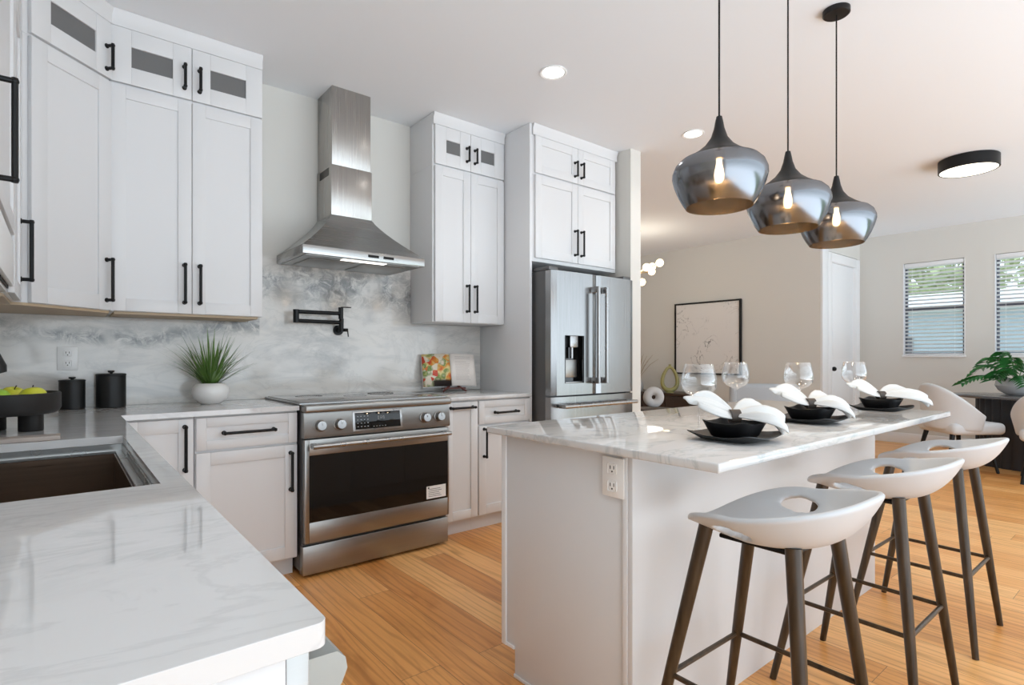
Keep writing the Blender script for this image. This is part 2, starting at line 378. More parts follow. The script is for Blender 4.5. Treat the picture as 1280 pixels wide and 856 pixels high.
# ------------------------------------------------------------------ room shell
CZ = 2.88; XL = -.43; YB = 3.65
struct(box('floor', 'floor', (XL-.1, 9.0, -1.7, 6.6, -.05, 0)))
struct(box('ceiling', 'ceil', (XL-.1, 9.1, -1.7, 6.6, CZ, CZ+.1)))
struct(box('wall_left', 'wallb', (XL-.12, XL, -1.2, YB+.12, 0, CZ)))
struct(box('wall_back', 'wallb', (XL, 3.6, YB, YB+.12, 0, CZ)))
struct(box('wall_stub', 'wallb', (3.60, 3.73, 2.89, 6.5, 0, CZ)))
struct(box('wall_far', 'wallb', (3.73, 7.6, 6.5, 6.6, 0, CZ)))
struct(box('wall_dining', 'wallb', (7.60, 7.72, 3.03, 6.5, 0, CZ)))
# wall with the white door, facing the kitchen
w = MB(); w.box(7.72, 9.0, 3.03, 3.15, 2.58, CZ); w.box(7.72, 7.78, 3.03, 3.15, 0, 2.58); w.box(8.86, 9.0, 3.03, 3.15, 0, 2.58)
struct(w.build('wall_entry', 'wallb'))
# window wall with two openings
wins = [(1.83, 2.50), (.87, 1.54)]; WZ0, WZ1 = 1.20, 2.45; XR = 8.95
w = MB()
w.box(XR, XR+.15, -1.7, .87, 0, CZ); w.box(XR, XR+.15, 1.54, 1.83, 0, CZ); w.box(XR, XR+.15, 2.50, 3.03, 0, CZ)
for a, b in wins: w.box(XR, XR+.15, a, b, 0, WZ0); w.box(XR, XR+.15, a, b, WZ1, CZ)
struct(w.build('wall_window', 'wallb'))
for nm, d in (('baseboard_window', (XR-.015, XR, -1.7, 3.03, 0, .14)), ('baseboard_dining', (7.585, 7.6, 3.03, 6.5, 0, .14)), ('baseboard_far', (3.73, 7.58, 6.485, 6.5, 0, .14)), ('baseboard_stub', (3.73, 3.745, 2.9, 6.48, 0, .14))):
    struct(box(nm, 'trim', d, bev=.003))
# white panelled door with casing
dr = struct(box('door_1', 'trim', (7.9, 8.74, 3.05, 3.09, .01, 2.44), bev=.003))
p = MB()
for z0, z1 in ((.25, 1.0), (1.15, 2.30)):
    p.box(8.02, 8.62, 3.044, 3.05, z0, z1, bev=.002)
p.build('door_panel', 'trim', dr)
MB().sphere((7.96, 3.0, 1.02), .03).tube([(7.96, 3.0, 1.02), (7.96, 3.05, 1.02)], .012).build('door_knob', 'black', dr)
f = MB(); f.box(7.78, 7.9, 3.0, 3.15, 0, 2.56, bev=.004); f.box(8.74, 8.86, 3.0, 3.15, 0, 2.56, bev=.004); f.box(7.9, 8.74, 3.0, 3.15, 2.44, 2.56, bev=.004)
struct(f.build('trim_1', 'trim'))
f = box('trim_2', 'wallw', (7.60, 7.775, 3.0, 3.03, 0, 2.62), bev=.002); struct(f)
for i, (a, b) in enumerate(wins):
    f = MB(); fw = .035
    for dd in ((XR+.06, XR+.10, a, a+fw, WZ0, WZ1), (XR+.06, XR+.10, b-fw, b, WZ0, WZ1), (XR+.06, XR+.10, a, b, WZ0, WZ0+fw), (XR+.06, XR+.10, a, b, WZ1-fw, WZ1), (XR+.055, XR+.10, a, b, 1.80, 1.85)):
        f.box(*dd, bev=.003)
    wo = struct(f.build('window_%d' % (i+1), 'windowdark'))
    box('window_pane', 'pane', (XR+.078, XR+.082, a+.02, b-.02, WZ0+.02, WZ1-.02), wo)
    rv = MB(); rv.box(XR-.004, XR+.06, a, a+.008, WZ0, WZ1); rv.box(XR-.004, XR+.06, b-.008, b, WZ0, WZ1); rv.box(XR-.02, XR+.06, a-.01, b+.01, WZ0-.025, WZ0+.005, bev=.003)
    rv.build('window_sill', 'trim', wo)
    # blind
    t = thing('window_blind', 'white slatted blind in the %s window of the dining wall' % ('left, whole', 'right, cut off by the frame')[i], 'blind', (XR+.03, (a+b)/2, WZ0), 0, 'window blinds')
    hw = (b-a)/2-.014
    sl = MB(); n = 24; H = WZ1-WZ0-.06
    for k in range(n):
        sl.box(-.024, .024, -hw, hw, -.0012, .0012, mtx=Matrix.Translation((0, 0, .05+H*k/n)) @ Matrix.Rotation(.38, 4, 'Y'))
    sl.build('slats', 'trim', t)
    box('head_rail', 'trim', (-.027, .027, -hw, hw, H+.005, H+.055), t, .003)
    box('bottom_rail', 'trim', (-.024, .024, -hw, hw, .008, .026), t, .003)
    for yy in (-hw*.72, hw*.72): MB().tube([(-.026, yy, .02), (-.026, yy, H)], .0016, 6).build('ladder_cord', 'trim', t)
# outdoors seen through the blinds
struct(box('ground', 'lawn', (9.2, 40, -14, 16, -.35, -.30)))
hb = thing('neighbour_house', 'pale blue-grey sided house with white roof behind the window blinds', 'house', (16.5, 3, -.3))
MB().box(0, 6, -7, 7, 0, 2.55).build('wall', 'siding', hb)
MB().prism([(-.5, 2.55), (6.5, 2.55), (6.5, 2.72), (3, 3.3), (-.5, 2.72)], -7.4, 7.4, mtx=Matrix.Rotation(PI/2, 4, 'X')).build('roof', 'roofw', hb)
for yy in (-2.2, 1.4): box('window', 'windowdark', (-.03, 0, yy, yy+1.2, 1.0, 2.0), hb)
tag(box('garden_fence', 'fencem', (13.6, 13.7, -6, 9, -.3, 1.15), bev=.01), 'low pale pinkish garden wall outside the windows', 'fence')
tr = thing('garden_tree', 'bushy green tree standing behind the neighbouring house, seen through the blinds', 'tree', (27.5, 6.8, -.3))
MB().tube([(0, 0, 0), (.1, 0, 2.4), (0, .1, 4)], [.2, .15, .1], 8).build('trunk', 'darkw', tr)
lm = MB(); rnd = random.Random(3)
for k in range(1500):
    d = Vector((rnd.gauss(0, 1), rnd.gauss(0, 1), rnd.gauss(0, 1))).normalized()*(rnd.random()**.4)
    c = Vector((d.x*2.4, d.y*3.6, 4.3+d.z*2.5)); a = Vector((rnd.gauss(0, 1), rnd.gauss(0, 1), rnd.gauss(0, 1))).normalized()*.24; bb = a.cross(Vector((rnd.random(), rnd.random(), .3))).normalized()*.13
    lm.quad(c-a, c+bb, c+a, c-bb)
lm.build('foliage', 'tree', tr, smooth=False)

# ------------------------------------------------------------------ cabinets
def handle(p, x, z, L, vert=True, parent=None, y=-.02):
    """black bar pull, standing off a door face whose front is at local y"""
    b = MB(); o = .034
    if vert:
        b.tube([(x, y-o, z-L/2), (x, y-o, z+L/2)], .0074, 10)
        for q in (-1, 1):
            zz = z+q*(L/2-.008); b.tube([(x, y, zz), (x, y-o, zz)], .0074, 10); b.tube([(x, y, zz), (x, y-.004, zz)], .011, 12); b.sphere((x, y-o, zz), .0095, u=10, v=8)
    else:
        b.tube([(x-L/2, y-o, z), (x+L/2, y-o, z)], .0074, 10)
        for q in (-1, 1):
            xx = x+q*(L/2-.008); b.tube([(xx, y, z), (xx, y-o, z)], .0074, 10); b.tube([(xx, y, z), (xx, y-.004, z)], .011, 12); b.sphere((xx, y-o, z), .0095, u=10, v=8)
    return b.build('handle', 'black', p)
def shaker(parent, x0, x1, z0, z1, name='door', fw=.062, glass=False, hx=None, hz=None, hl=.20, hv=True):
    g = .0015; x0 += g; x1 -= g; z0 += g; z1 -= g
    if z1-z0 < .22 and not glass: fw = min(fw, .045)
    b = MB(); bv = .0014; y0, y1 = -.020, -.0006
    b.box(x0, x0+fw, y0, y1, z0, z1, bv); b.box(x1-fw, x1, y0, y1, z0, z1, bv)
    b.box(x0+fw, x1-fw, y0, y1, z0, z0+fw, bv); b.box(x0+fw, x1-fw, y0, y1, z1-fw, z1, bv)
    if not glass: b.box(x0+fw-.004, x1-fw+.004, -.0115, y1, z0+fw-.004, z1-fw+.004)
    d = b.build(name, 'cab', parent)
    if glass: box('glass_pane', 'paneg', (x0+fw-.003, x1-fw+.003, -.012, -.006, z0+fw-.003, z1-fw+.003), d)['label'] = 'grey frosted glass pane'
    if hx is not None: handle(d, hx, hz, hl, hv)
    return d
def carcass(parent, w, d, z0, z1, toe=False, under=False):
    b = MB(); zz = z0
    if toe: b.box(0, w, .07, d, 0, .105); zz = .105
    b.box(0, w, 0, d, zz, z1, .001)
    o = b.build('carcass', 'cab', parent)
    if under: box('underside', 'under', (.018, w-.018, .012, d-.01, z0-.012, z0-.0002), parent)['label'] = 'bare plywood underside'
    return o
def crown(parent, w, z0=2.80, ret=0):
    b = MB()
    prof = [(0, 0), (-.020, 0), (-.020, .045), (-.030, .065), (-.031, .079), (0, .079)]
    bm = b.bm; A = [bm.verts.new((-.0005, p[0], z0+p[1])) for p in prof]; B = [bm.verts.new((w+.0005, p[0], z0+p[1])) for p in prof]
    for i in range(len(prof)): j = (i+1) % len(prof); bm.faces.new((A[i], A[j], B[j], B[i]))
    bm.faces.new(A[::-1]); bm.faces.new(B); bmesh.ops.recalc_face_normals(bm, faces=bm.faces[:])
    return b.build('crown_moulding', 'cab', parent)
ZS = 2.52; ZB = 1.405
YU = 3.335  # face plane of wall cabinets' carcass
# left pair beside the hood
x0, x1 = .183, .882; wd = x1-x0
t = thing('upper_cabinet', 'tall white double-door wall cabinet above the potted grass, left of the hood', 'cabinet', (x0, YU, 0), 0, 'wall cabinets')
carcass(t, wd, .31, ZB, ZS, under=True)
shaker(t, 0, wd/2, ZB, ZS-.004, hx=wd/2-.035, hz=1.56, hl=.21); shaker(t, wd/2, wd, ZB, ZS-.004, hx=wd/2+.035, hz=1.56, hl=.21)
t = thing('glazed_upper_cabinet', 'short wide white cabinet with two grey glass panes, left of the hood under the ceiling', 'cabinet', (x0, YU, 0), 0, 'glazed top cabinets')
carcass(t, wd, .31, ZS+.001, CZ-.002); crown(t, wd)
shaker(t, 0, wd/2, ZS+.006, 2.80, glass=True, fw=.085, hx=wd/2-.035, hz=2.635, hl=.125); shaker(t, wd/2, wd, ZS+.006, 2.80, glass=True, fw=.085, hx=wd/2+.035, hz=2.635, hl=.125)
# right pair between hood and refrigerator
x0, x1 = 2.0, 2.625; wd = x1-x0
t = thing('upper_cabinet', 'narrow tall white double-door wall cabinet above the open cookbook', 'cabinet', (x0, YU, 0), 0, 'wall cabinets')
carcass(t, wd, .31, 1.425, ZS)
shaker(t, .012, wd/2, 1.427, ZS-.004, hx=wd/2-.035, hz=1.60, hl=.20); shaker(t, wd/2, wd-.004, 1.427, ZS-.004, hx=wd/2+.035, hz=1.60, hl=.20)
t = thing('glazed_upper_cabinet', 'small white cabinet with two square grey glass panes, between hood and refrigerator', 'cabinet', (x0, YU, 0), 0, 'glazed top cabinets')
carcass(t, wd, .31, ZS+.001, CZ-.002); crown(t, wd)
shaker(t, .012, wd/2, ZS+.006, 2.80, glass=True, fw=.09, hx=wd/2-.035, hz=2.64, hl=.11); shaker(t, wd/2, wd-.004, ZS+.006, 2.80, glass=True, fw=.09, hx=wd/2+.035, hz=2.64, hl=.11)
# diagonal corner pair
cx, cy = -.125, 3.04; dl = math.hypot(.305, .292); ra = math.atan2(.292, .305)
def pent(z0, z1, parent, name, m):
    P = [(-.125, 3.04), (.180, 3.332), (.180, YB-.004), (XL+.004, YB-.004), (XL+.004, 3.04)]
    R = Matrix.Rotation(-ra, 4, 'Z') @ Matrix.Translation((-cx, -cy, 0))
    return MB().prism(P, z0, z1, mtx=R).build(name, m, parent)
t = thing('corner_cabinet', 'tall white diagonal wall cabinet across the corner', 'cabinet', (cx, cy, 0), ra, 'wall cabinets')
pent(ZB, ZS, t, 'carcass', 'cab'); pent(ZB-.012, ZB-.0005, t, 'underside', 'under')
shaker(t, .02, dl-.004, ZB, ZS-.004, fw=.07, hx=dl-.035, hz=1.55, hl=.21)
t = thing('glazed_corner_cabinet', 'white diagonal corner cabinet with one grey glass pane under the ceiling', 'cabinet', (cx, cy, 0), ra, 'glazed top cabinets')
pent(ZS+.001, CZ-.002, t, 'carcass', 'cab'); crown(t, dl)
shaker(t, .02, dl-.004, ZS+.006, 2.80, glass=True, fw=.085, hx=dl-.035, hz=2.62, hl=.125)
# left wall cabinets, seen edge-on at the frame's edge
def leftcab(y0, y1, label, z0=ZB, **k):
    t = thing('upper_cabinet', label, 'cabinet', (-.147, y0, 0), PI/2, 'wall cabinets')
    carcass(t, y1-y0, .30, z0, CZ-.002, under=(z0 == ZB)); return t
t = leftcab(2.62, 3.035, 'white wall cabinet seen edge-on beside the diagonal corner cabinet')
shaker(t, .003, .40, ZB, ZS-.004, hx=.355, hz=1.61, hl=.25); shaker(t, .003, .40, ZS+.004, 2.86)
t = leftcab(1.60, 2.615, 'white wall cabinet at the left edge with a large black handle, above the microwave', 1.60)
shaker(t, .003, 1.01, 1.605, ZS-.004, hx=.32, hz=1.765, hl=.27); shaker(t, .003, 1.01, ZS+.004, 2.86)
t = thing('microwave_oven', 'white built-in microwave with a black door seam, at the left edge of the photo', 'microwave', (-.147, 1.60, 0), PI/2)
box('body', 'cab', (.002, 1.012, 0, .28, 1.405, 1.597), t, .002)
box('seam', 'seal', (.05, .975, -.006, -.0005, 1.415, 1.585), t, .002)
box('door', 'plug', (.057, .968, -.020, -.0065, 1.422, 1.578), t, .003)
# base cabinets against the back wall
YF = 3.04; ZT = .893
t = thing('base_cabinet', 'narrow white base cabinet in the corner with one tall door', 'cabinet', (.17, YF, 0), 0, 'base cabinets')
carcass(t, .325, .60, .105, ZT, toe=True); shaker(t, .035, .322, .115, .885, hx=.285, hz=.745, hl=.22)
t = thing('base_cabinet', 'white base cabinet with drawer over door, left of the range', 'cabinet', (.498, YF, 0), 0, 'base cabinets')
carcass(t, .484, .60, .105, ZT, toe=True); shaker(t, .003, .481, .725, .885, name='drawer', hx=.242, hz=.805, hl=.25, hv=False)
shaker(t, .003, .481, .115, .715, hx=.445, hz=.575, hl=.21)
t = thing('base_cabinet', 'slim white pull-out base cabinet, right of the range', 'cabinet', (1.905, YF, 0), 0, 'base cabinets')
carcass(t, .263, .60, .105, ZT, toe=True); shaker(t, .003, .26, .115, .885, hx=.13, hz=.848, hl=.19, hv=False, fw=.055)
t = thing('base_cabinet', 'white base cabinet with drawer over door, beside the refrigerator panel', 'cabinet', (2.17, YF, 0), 0, 'base cabinets')
carcass(t, .458, .60, .105, ZT, toe=True); shaker(t, .003, .455, .725, .885, name='drawer', hx=.23, hz=.80, hl=.20, hv=False)
shaker(t, .003, .455, .115, .715, hx=.045, hz=.60, hl=.20)
# peninsula / sink run base
t = thing('sink_base_cabinet', 'white sink base cabinet run with a plain end panel under the near counter', 'cabinet', (0, 0, 0))
MB().box(-.425, .165, 1.30, 2.44, .105, ZT-.24).box(-.425, .165, 1.16, 1.30, .105, ZT).box(-.425, .165, 2.27, 2.98, .105, ZT).box(-.425, .10, .60, 2.98, 0, .105).build('carcass', 'cab', t)
MB().box(.165, .185, 1.17, 2.44, .115, .885, .002).build('door', 'cab', t)
MB().box(-.425, .168, .558, .578, 0, ZT, .0015).box(.055, .168, .552, .558, .1, ZT-.002, .001).build('end_panel', 'cab', t)
t = thing('dishwasher', 'stainless steel dishwasher with a curved pocket handle under the near counter corner', 'dishwasher', (.17, .585, 0))
box('body', 'fridgeside', (-.57, 0, .0, .57, .12, ZT-.004), t)
box('door', 'steelx', (.0005, .024, -.024, .57, .12, ZT-.006), t, .002)
hp = [(.0243, .872), (.055, .871), (.064, .862), (.066, .85), (.060, .836), (.046, .822), (.0243, .812)]
b = MB(); bm = b.bm; A = [bm.verts.new((q[0], -.018, q[1])) for q in hp]; B = [bm.verts.new((q[0], .565, q[1])) for q in hp]
for i in range(len(hp)): j = (i+1) % len(hp); bm.faces.new((A[i], A[j], B[j], B[i]))
bm.faces.new(A[::-1]); bm.faces.new(B); bmesh.ops.recalc_face_normals(bm, faces=bm.faces[:]); b.build('handle', mat('satin_grey_handle', (.36, .38, .37), .4, .3), t)
# refrigerator surround
t = thing('tall_end_panel', 'tall white panel between the small counter and the refrigerator', 'panel', (2.632, 3.03, 0))
box('board', 'panel', (0, .022, 0, .615, 0, CZ-.002), t, .001)
XF0, XF1 = 2.658, 3.585; wd = XF1-XF0
t = thing('upper_cabinet', 'white double-door cabinet directly above the refrigerator', 'cabinet', (XF0, YF, 0), 0, 'cabinets above the refrigerator')
carcass(t, wd, .60, 1.88, ZS); shaker(t, .022, wd/2, 1.905, ZS-.006, hx=wd/2-.035, hz=2.06, hl=.20); shaker(t, wd/2, wd-.02, 1.905, ZS-.006, hx=wd/2+.035, hz=2.06, hl=.20)
t = thing('upper_cabinet', 'short white double-door cabinet under the ceiling above the refrigerator', 'cabinet', (XF0, YF, 0), 0, 'cabinets above the refrigerator')
carcass(t, wd, .60, ZS+.001, CZ-.002); crown(t, wd, 2.80)
shaker(t, .022, wd/2, ZS+.006, 2.80, hx=wd/2-.035, hz=2.63, hl=.12); shaker(t, wd/2, wd-.02, ZS+.006, 2.80, hx=wd/2+.035, hz=2.63, hl=.12)

# ------------------------------------------------------------------ worktops and backsplash
CT = .92; CBt = .895
def slab_with_hole(outer, hole, z0, z1, name, m, parent=None, bev=.0):
    """L-shaped slab assembled from adjoining boxes would show seams, so triangulate one face with a hole"""
    bm = bmesh.new(); es = []
    for loop in (outer, hole):
        vs = [bm.verts.new((p[0], p[1], z1)) for p in loop]
        es += [bm.edges.new((vs[i], vs[(i+1) % len(vs)])) for i in range(len(vs))]
    bmesh.ops.triangle_fill(bm, use_beauty=True, edges=es)
    r = bmesh.ops.extrude_face_region(bm, geom=bm.faces[:]); nv = [g for g in r['geom'] if isinstance(g, bmesh.types.BMVert)]
    bmesh.ops.translate(bm, verts=nv, vec=(0, 0, z0-z1)); bmesh.ops.recalc_face_normals(bm, faces=bm.faces[:])
    b = MB(); b.bm.free(); b.bm = bm; o = b.build(name, m, parent)
    md = o.modifiers.new('edge', 'BEVEL'); md.width = .004; md.segments = 3; md.limit_method = 'ANGLE'; md.angle_limit = math.radians(50)
    return o
def arc(cx, cy, r, a0, a1, n=5): return [(cx+r*math.cos(a0+(a1-a0)*i/n), cy+r*math.sin(a0+(a1-a0)*i/n)) for i in range(n+1)]
SX0, SX1, SY0, SY1 = -.34, .158, 1.339, 2.229
outer = [(-.426, 3.645), (-.426, .538)] + arc(.205-.012, .538+.012, .012, -PI/2, 0) + [(.205, 3.0), (.983, 3.0), (.983, 3.645)]
hole = [(SX0, SY0), (SX1, SY0), (SX1, SY1), (SX0, SY1)]
ct = slab_with_hole(outer, hole, CBt, CT, 'countertop', 'counter')
tag(ct, 'long glossy white quartz countertop with grey veins around the sink, nearest the camera', 'countertop')
o = MB().box(1.905, 2.629, 3.0, 3.645, CBt, CT, .003).build('countertop', 'counter'); tag(o, 'short white quartz countertop between range and refrigerator, under the cookbook', 'countertop')
bs = MB().box(XL+.003, 1.0, YB-.012, YB-.001, CT+.001, ZB-.014).box(.884, 1.999, YB-.0121, YB-.001, CT+.001, 1.80).box(1.998, 2.63, YB-.012, YB-.001, CT+.001, 1.424)
bs.box(1.0, 1.9, YB-.012, YB-.001, .5, CT+.002)
o = bs.build('backsplash', 'splash'); tag(o, 'grey-veined white marble backsplash slab behind the range and counters', 'backsplash')
o = MB().box(XL+.001, XL+.012, .6, YB-.013, CT+.001, ZB-.014).build('backsplash', 'splash'); tag(o, 'marble backsplash on the wall beside the sink at the left edge', 'backsplash')
def outlet(loc, rz, label):
    t = thing('wall_outlet', label, 'outlet', loc, rz, 'power outlets')
    box('cover_plate', 'plug', (-.042, .042, -.006, 0, -.06, .06), t, .003)
    for q in (-.026, .026):
        s = MB().box(-.017, .017, -.0085, -.006, q-.016, q+.016, .004).build('socket', 'plug', t)
        MB().box(-.008, -.0055, -.0092, -.0084, q-.001, q+.009).box(.0055, .008, -.0092, -.0084, q-.001, q+.009).tube([(0, -.0084, q-.008), (0, -.0092, q-.008)], .0028, 8).build('slots', 'dark', s)
outlet((.025, YB-.0125, 1.172), 0, 'white power outlet on the marble backsplash above the black canisters')

# ------------------------------------------------------------------ sink, faucet
t = thing('kitchen_sink', 'stainless steel undermount workstation sink with stepped ledge in the near counter', 'sink', (0, 0, 0))
b = MB()
def ringwall(b, x0, x1, y0, y1, z0, z1, th=.004, floorz=None):
    b.box(x0, x0+th, y0, y1, z0, z1); b.box(x1-th, x1, y0, y1, z0, z1); b.box(x0+th, x1-th, y0, y0+th, z0, z1); b.box(x0+th, x1-th, y1-th, y1, z0, z1)
e = .001
ringwall(b, SX0+e, SX1-e, SY0+e, SY1-e, .872, .8945, .003)
b.build('rim', 'sinksteel', t)
b = MB(); x0, x1, y0, y1 = SX0+.022, SX1-.022, SY0+.022, SY1-.022
b.box(SX0+.0045, SX1-.0045, SY0+.0045, y0, .868, .8745); b.box(SX0+.0045, SX1-.0045, y1, SY1-.0045, .868, .8745)
b.box(SX0+.0045, x0, y0, y1, .868, .8745); b.box(x1, SX1-.0045, y0, y1, .868, .8745)
b.build('ledge', 'sinksteel', t)
b = MB(); ringwall(b, x0+.001, x1-.001, y0+.001, y1-.001, .67, .867, .003); b.box(x0+.004, x1-.004, y0+.004, y1-.004, .67, .673)
b.build('basin', 'sinkdark', t)
MB().lathe([(0, .001), (.035, .001), (.045, .004), (.055, .002), (.055, 0), (0, 0)], (-.1, 1.8, .6735)).build('drain', 'sinksteel', t)
t = thing('kitchen_faucet', 'black pull-down kitchen faucet whose spray head shows at the left edge', 'faucet', (-.385, 1.86, CT))
pts = [(0, 0, .06)]+[(0, 0, .2+.02*i) for i in range(6)]
for i in range(1, 13): a = PI-PI*i/12*.93; pts.append((.112+.112*math.cos(a), 0, .30+.112*math.sin(a)))
MB().lathe([(0, 0), (.027, 0), (.027, .008), (.022, .02), (.02, .07), (0, .07)]).build('base', 'black', t)
MB().tube(pts, .012).build('spout', 'black', t)
e1 = Vector(pts[-1]); dd = (e1-Vector(pts[-2])).normalized()
MB().tube([e1, e1+dd*.03, e1+dd*.05, e1+dd*.10, e1+dd*.115], [.013, .020, .024, .027, .022], 16).build('spray_head', 'blackc', t)
MB().tube([(0, .02, .05), (0, .05, .06), (.01, .10, .075)], [.008, .007, .005]).build('lever', 'black', t)
o = box('drying_board', mat('pale_beech_board', (.42, .36, .32), .35), (-.36, -.002, SY1+.012, SY1+.085, CT+.0005, CT+.013), bev=.002)
tag(o, 'pale beige narrow board lying on the counter at the far edge of the sink', 'board')

# ------------------------------------------------------------------ range
t = thing('kitchen_range', 'wide stainless steel electric range with four knobs and a black oven window', 'range', (.992, 2.97, 0)); RW = .90
box('body', 'fridgeside', (0, RW, .02, .66, .03, .905), t)
kp = MB(); kp.box(-.002, RW+.002, -.004, .05, .018, .172, .004); kp.build('kick_panel', 'steelx', t)
for fx, fy in ((.06, .1), (RW-.06, .1), (RW-.06, .6), (.06, .6)): MB().tube([(fx, fy, 0), (fx, fy, .035)], .02).build('foot', 'black', t)
d = MB()
oz0, oz1 = .192, .74; gz0, gz1 = .30, .655
d.box(.002, .026, -.022, .019, oz0, oz1, .002); d.box(RW-.012, RW-.002, -.022, .019, oz0, oz1, .002)
d.box(.026, RW-.012, -.022, .019, oz0, gz0, .002); d.box(.026, RW-.012, -.022, .019, gz1, oz1, .002)
d = d.build('oven_door', 'steelx', t)
box('oven_window', 'oven', (.024, RW-.010, -.0215, -.012, gz0-.002, gz1+.002), d)['label'] = 'black glass oven window'
hb_ = MB(); hb_.tube([(.028, -.072, .708), (RW-.02, -.072, .708)], .0125, 14)
for xx in (.045, RW-.037): hb_.box(xx-.014, xx+.014, -.074, -.0205, .694, .722, .004)
hb_.build('handle', 'knobm', d)
st = MB().box(RW-.165, RW-.028, -.0245, -.0225, gz0+.012, gz0+.088).build('paper_label', 'paper', d)
tx = MB()
for i in range(5): tx.box(RW-.152, RW-.06-.008*(i % 3), -.0251, -.0246, gz0+.024+i*.011, gz0+.0265+i*.011)
tx.box(RW-.156, RW-.146, -.0251, -.0246, gz0+.073, gz0+.083)
tx.build('printing', 'seal', st)
cp = MB()   # sloped control panel
Rm = Matrix.Translation((0, -.028, .745))
prof = [(0, 0), (-.004, .014), (.012, .135), (.06, .135), (.06, 0)]
bm = cp.bm; A = [bm.verts.new((-.001, -.024+q[0], .748+q[1])) for q in prof]; B = [bm.verts.new((RW+.001, -.024+q[0], .748+q[1])) for q in prof]
for i in range(len(prof)): j = (i+1) % len(prof); bm.faces.new((A[i], A[j], B[j], B[i]))
bm.faces.new(A[::-1]); bm.faces.new(B); bmesh.ops.recalc_face_normals(bm, faces=bm.faces[:])
cp = cp.build('control_panel', 'steelx', t)
# bullnose and cooktop
bn = MB(); bn.box(-.004, RW+.004, -.045, .055, .884, .926, .012, 4); bn.build('front_rail', 'steelx', t)
ck = MB(); ck.box(-.012, RW+.012, .02, .666, .9215, .933, .003); ck.build('cooktop_frame', 'steelz', t)
box('cooktop', 'cookglass', (.004, RW-.004, .05, .655, .9335, .9365), t, .001)['label'] = 'smooth glass cooktop'
for (ex, ey, rr) in ((.2, .2, .10), (.2, .49, .08), (.68, .2, .11), (.68, .49, .085), (.44, .35, .07)):
    MB().lathe([(rr, 0), (rr, .0006), (rr-.002, .0006), (rr-.002, 0)], (ex, ey, .9366), 40).build('burner_ring', 'seal', t)
def on_panel(u, w): return Vector((u, -.028+.016*(w-.014)/.121-.0, .748+w))
for kx in (.082, .190, RW-.178, RW-.078):
    c = on_panel(kx, .062); k = MB()
    mt = Matrix.Translation(c) @ Matrix.Rotation(PI/2-.13, 4, 'X')
    k.lathe([(0, .001), (.034, .001), (.034, .006), (.030, .008)], (0, 0, 0), 28, mt)
    k = k.build('bezel', 'steelx', t); kk = MB()
    kk.lathe([(.027, .006), (.029, .012), (.027, .034), (.024, .038), (0, .0385)], (0, 0, 0), 28, mt); kk.box(-.0035, .0035, .002, .024, .034, .0405, .001, mtx=mt)
    kk.build('knob', 'knobm', t)
ds = MB(); p = on_panel(0, .062)
dm = Matrix.Translation((0, -.0275, .762)) @ Matrix.Rotation(-.131, 4, 'X')
fr_ = MB().box(.265, .570, -.004, .002, .002, .115, .002, mtx=dm).build('display_frame', 'knobm', t)
box_ = MB().box(.278, .557, -.0055, -.0035, .012, .105, .001, mtx=dm).build('display', 'oven', t)
dg = MB()
for r_ in range(4):
    for c_ in range(4): dg.box(.290+c_*.020, .298+c_*.020, -.0061, -.0054, .025+r_*.019, .029+r_*.019, mtx=dm)
for c_ in range(5): dg.box(.385+c_*.018, .392+c_*.018, -.0061, -.0054, .022, .025, mtx=dm)
for sx_, segs in ((.415, 'abcdef'), (.424, 'bc'), (.435, 'abged'), (.447, 'abcdef')):   # clock digits
    for s_ in segs:
        q = {'a': (0, .007, .078, .080), 'd': (0, .007, .062, .064), 'g': (0, .007, .070, .072), 'b': (.0055, .007, .071, .08), 'c': (.0055, .007, .062, .071), 'e': (0, .0015, .062, .071), 'f': (0, .0015, .071, .08)}[s_]
        dg.box(sx_+q[0], sx_+q[1], -.0061, -.0054, q[2], q[3], mtx=dm)
dg.build('button_marks', 'disp', box_)

# ------------------------------------------------------------------ hood
t = thing('range_hood', 'stainless steel chimney range hood mounted on the wall above the range', 'range hood', (1.44, YB-.014, 0))
hw, hd = .39, .49; z0, z1, z2 = 1.765, 1.815, 2.07; cw, cd = .135, .25
def frust(b, rings, cap_bottom=False):
    bm = b.bm; R = []
    for (w_, d_, z_) in rings: R.append([bm.verts.new(q) for q in ((-w_, -d_, z_), (w_, -d_, z_), (w_, 0, z_), (-w_, 0, z_))])
    for A, B in zip(R, R[1:]):
        for i in range(4): j = (i+1) % 4; bm.faces.new((A[i], A[j], B[j], B[i]))
    bm.faces.new(R[-1]);
    if cap_bottom: bm.faces.new(R[0][::-1])
    return b
b = MB(); rings = []
for i in range(9):
    u = i/8; q = (1-u)**1.35; rings.append((cw+(hw-cw)*(.25*(1-u)+.75*q), cd+(hd-cd)*(.25*(1-u)+.75*q), z1+(z2-z1)*u))
frust(b, rings); b.build('canopy', 'hoodband', t, ang=20)
b = MB(); b.box(-hw, hw, -hd, 0, z0, z1, .002); b.build('rim_band', 'hoodband', t)
b = MB(); b.box(-hw+.025, hw-.025, -hd+.025, -.02, z0-.003, z0+.0005).build('filter_panel', 'steelx', t)
for xx in (-.17, .17): MB().box(xx-.14, xx+.14, -hd+.12, -.05, z0-.007, z0-.0032, .002).build('filter', 'steelx', t)
MB().box(-.14, .14, -hd+.035, -hd+.085, z0-.006, z0-.0032, .001).build('light_strip', 'bandled', t)
MB().box(.0, .07, -hd-.002, -hd+.001, z0+.018, z0+.034, .002).box(.10, .17, -hd-.002, -hd+.001, z0+.018, z0+.034, .002).build('control_buttons', 'dark', t)
b = MB(); b.box(-cw, cw, -cd, 0, z2-.002, 2.385, .002).build('chimney_lower', 'hoodsteel', t)
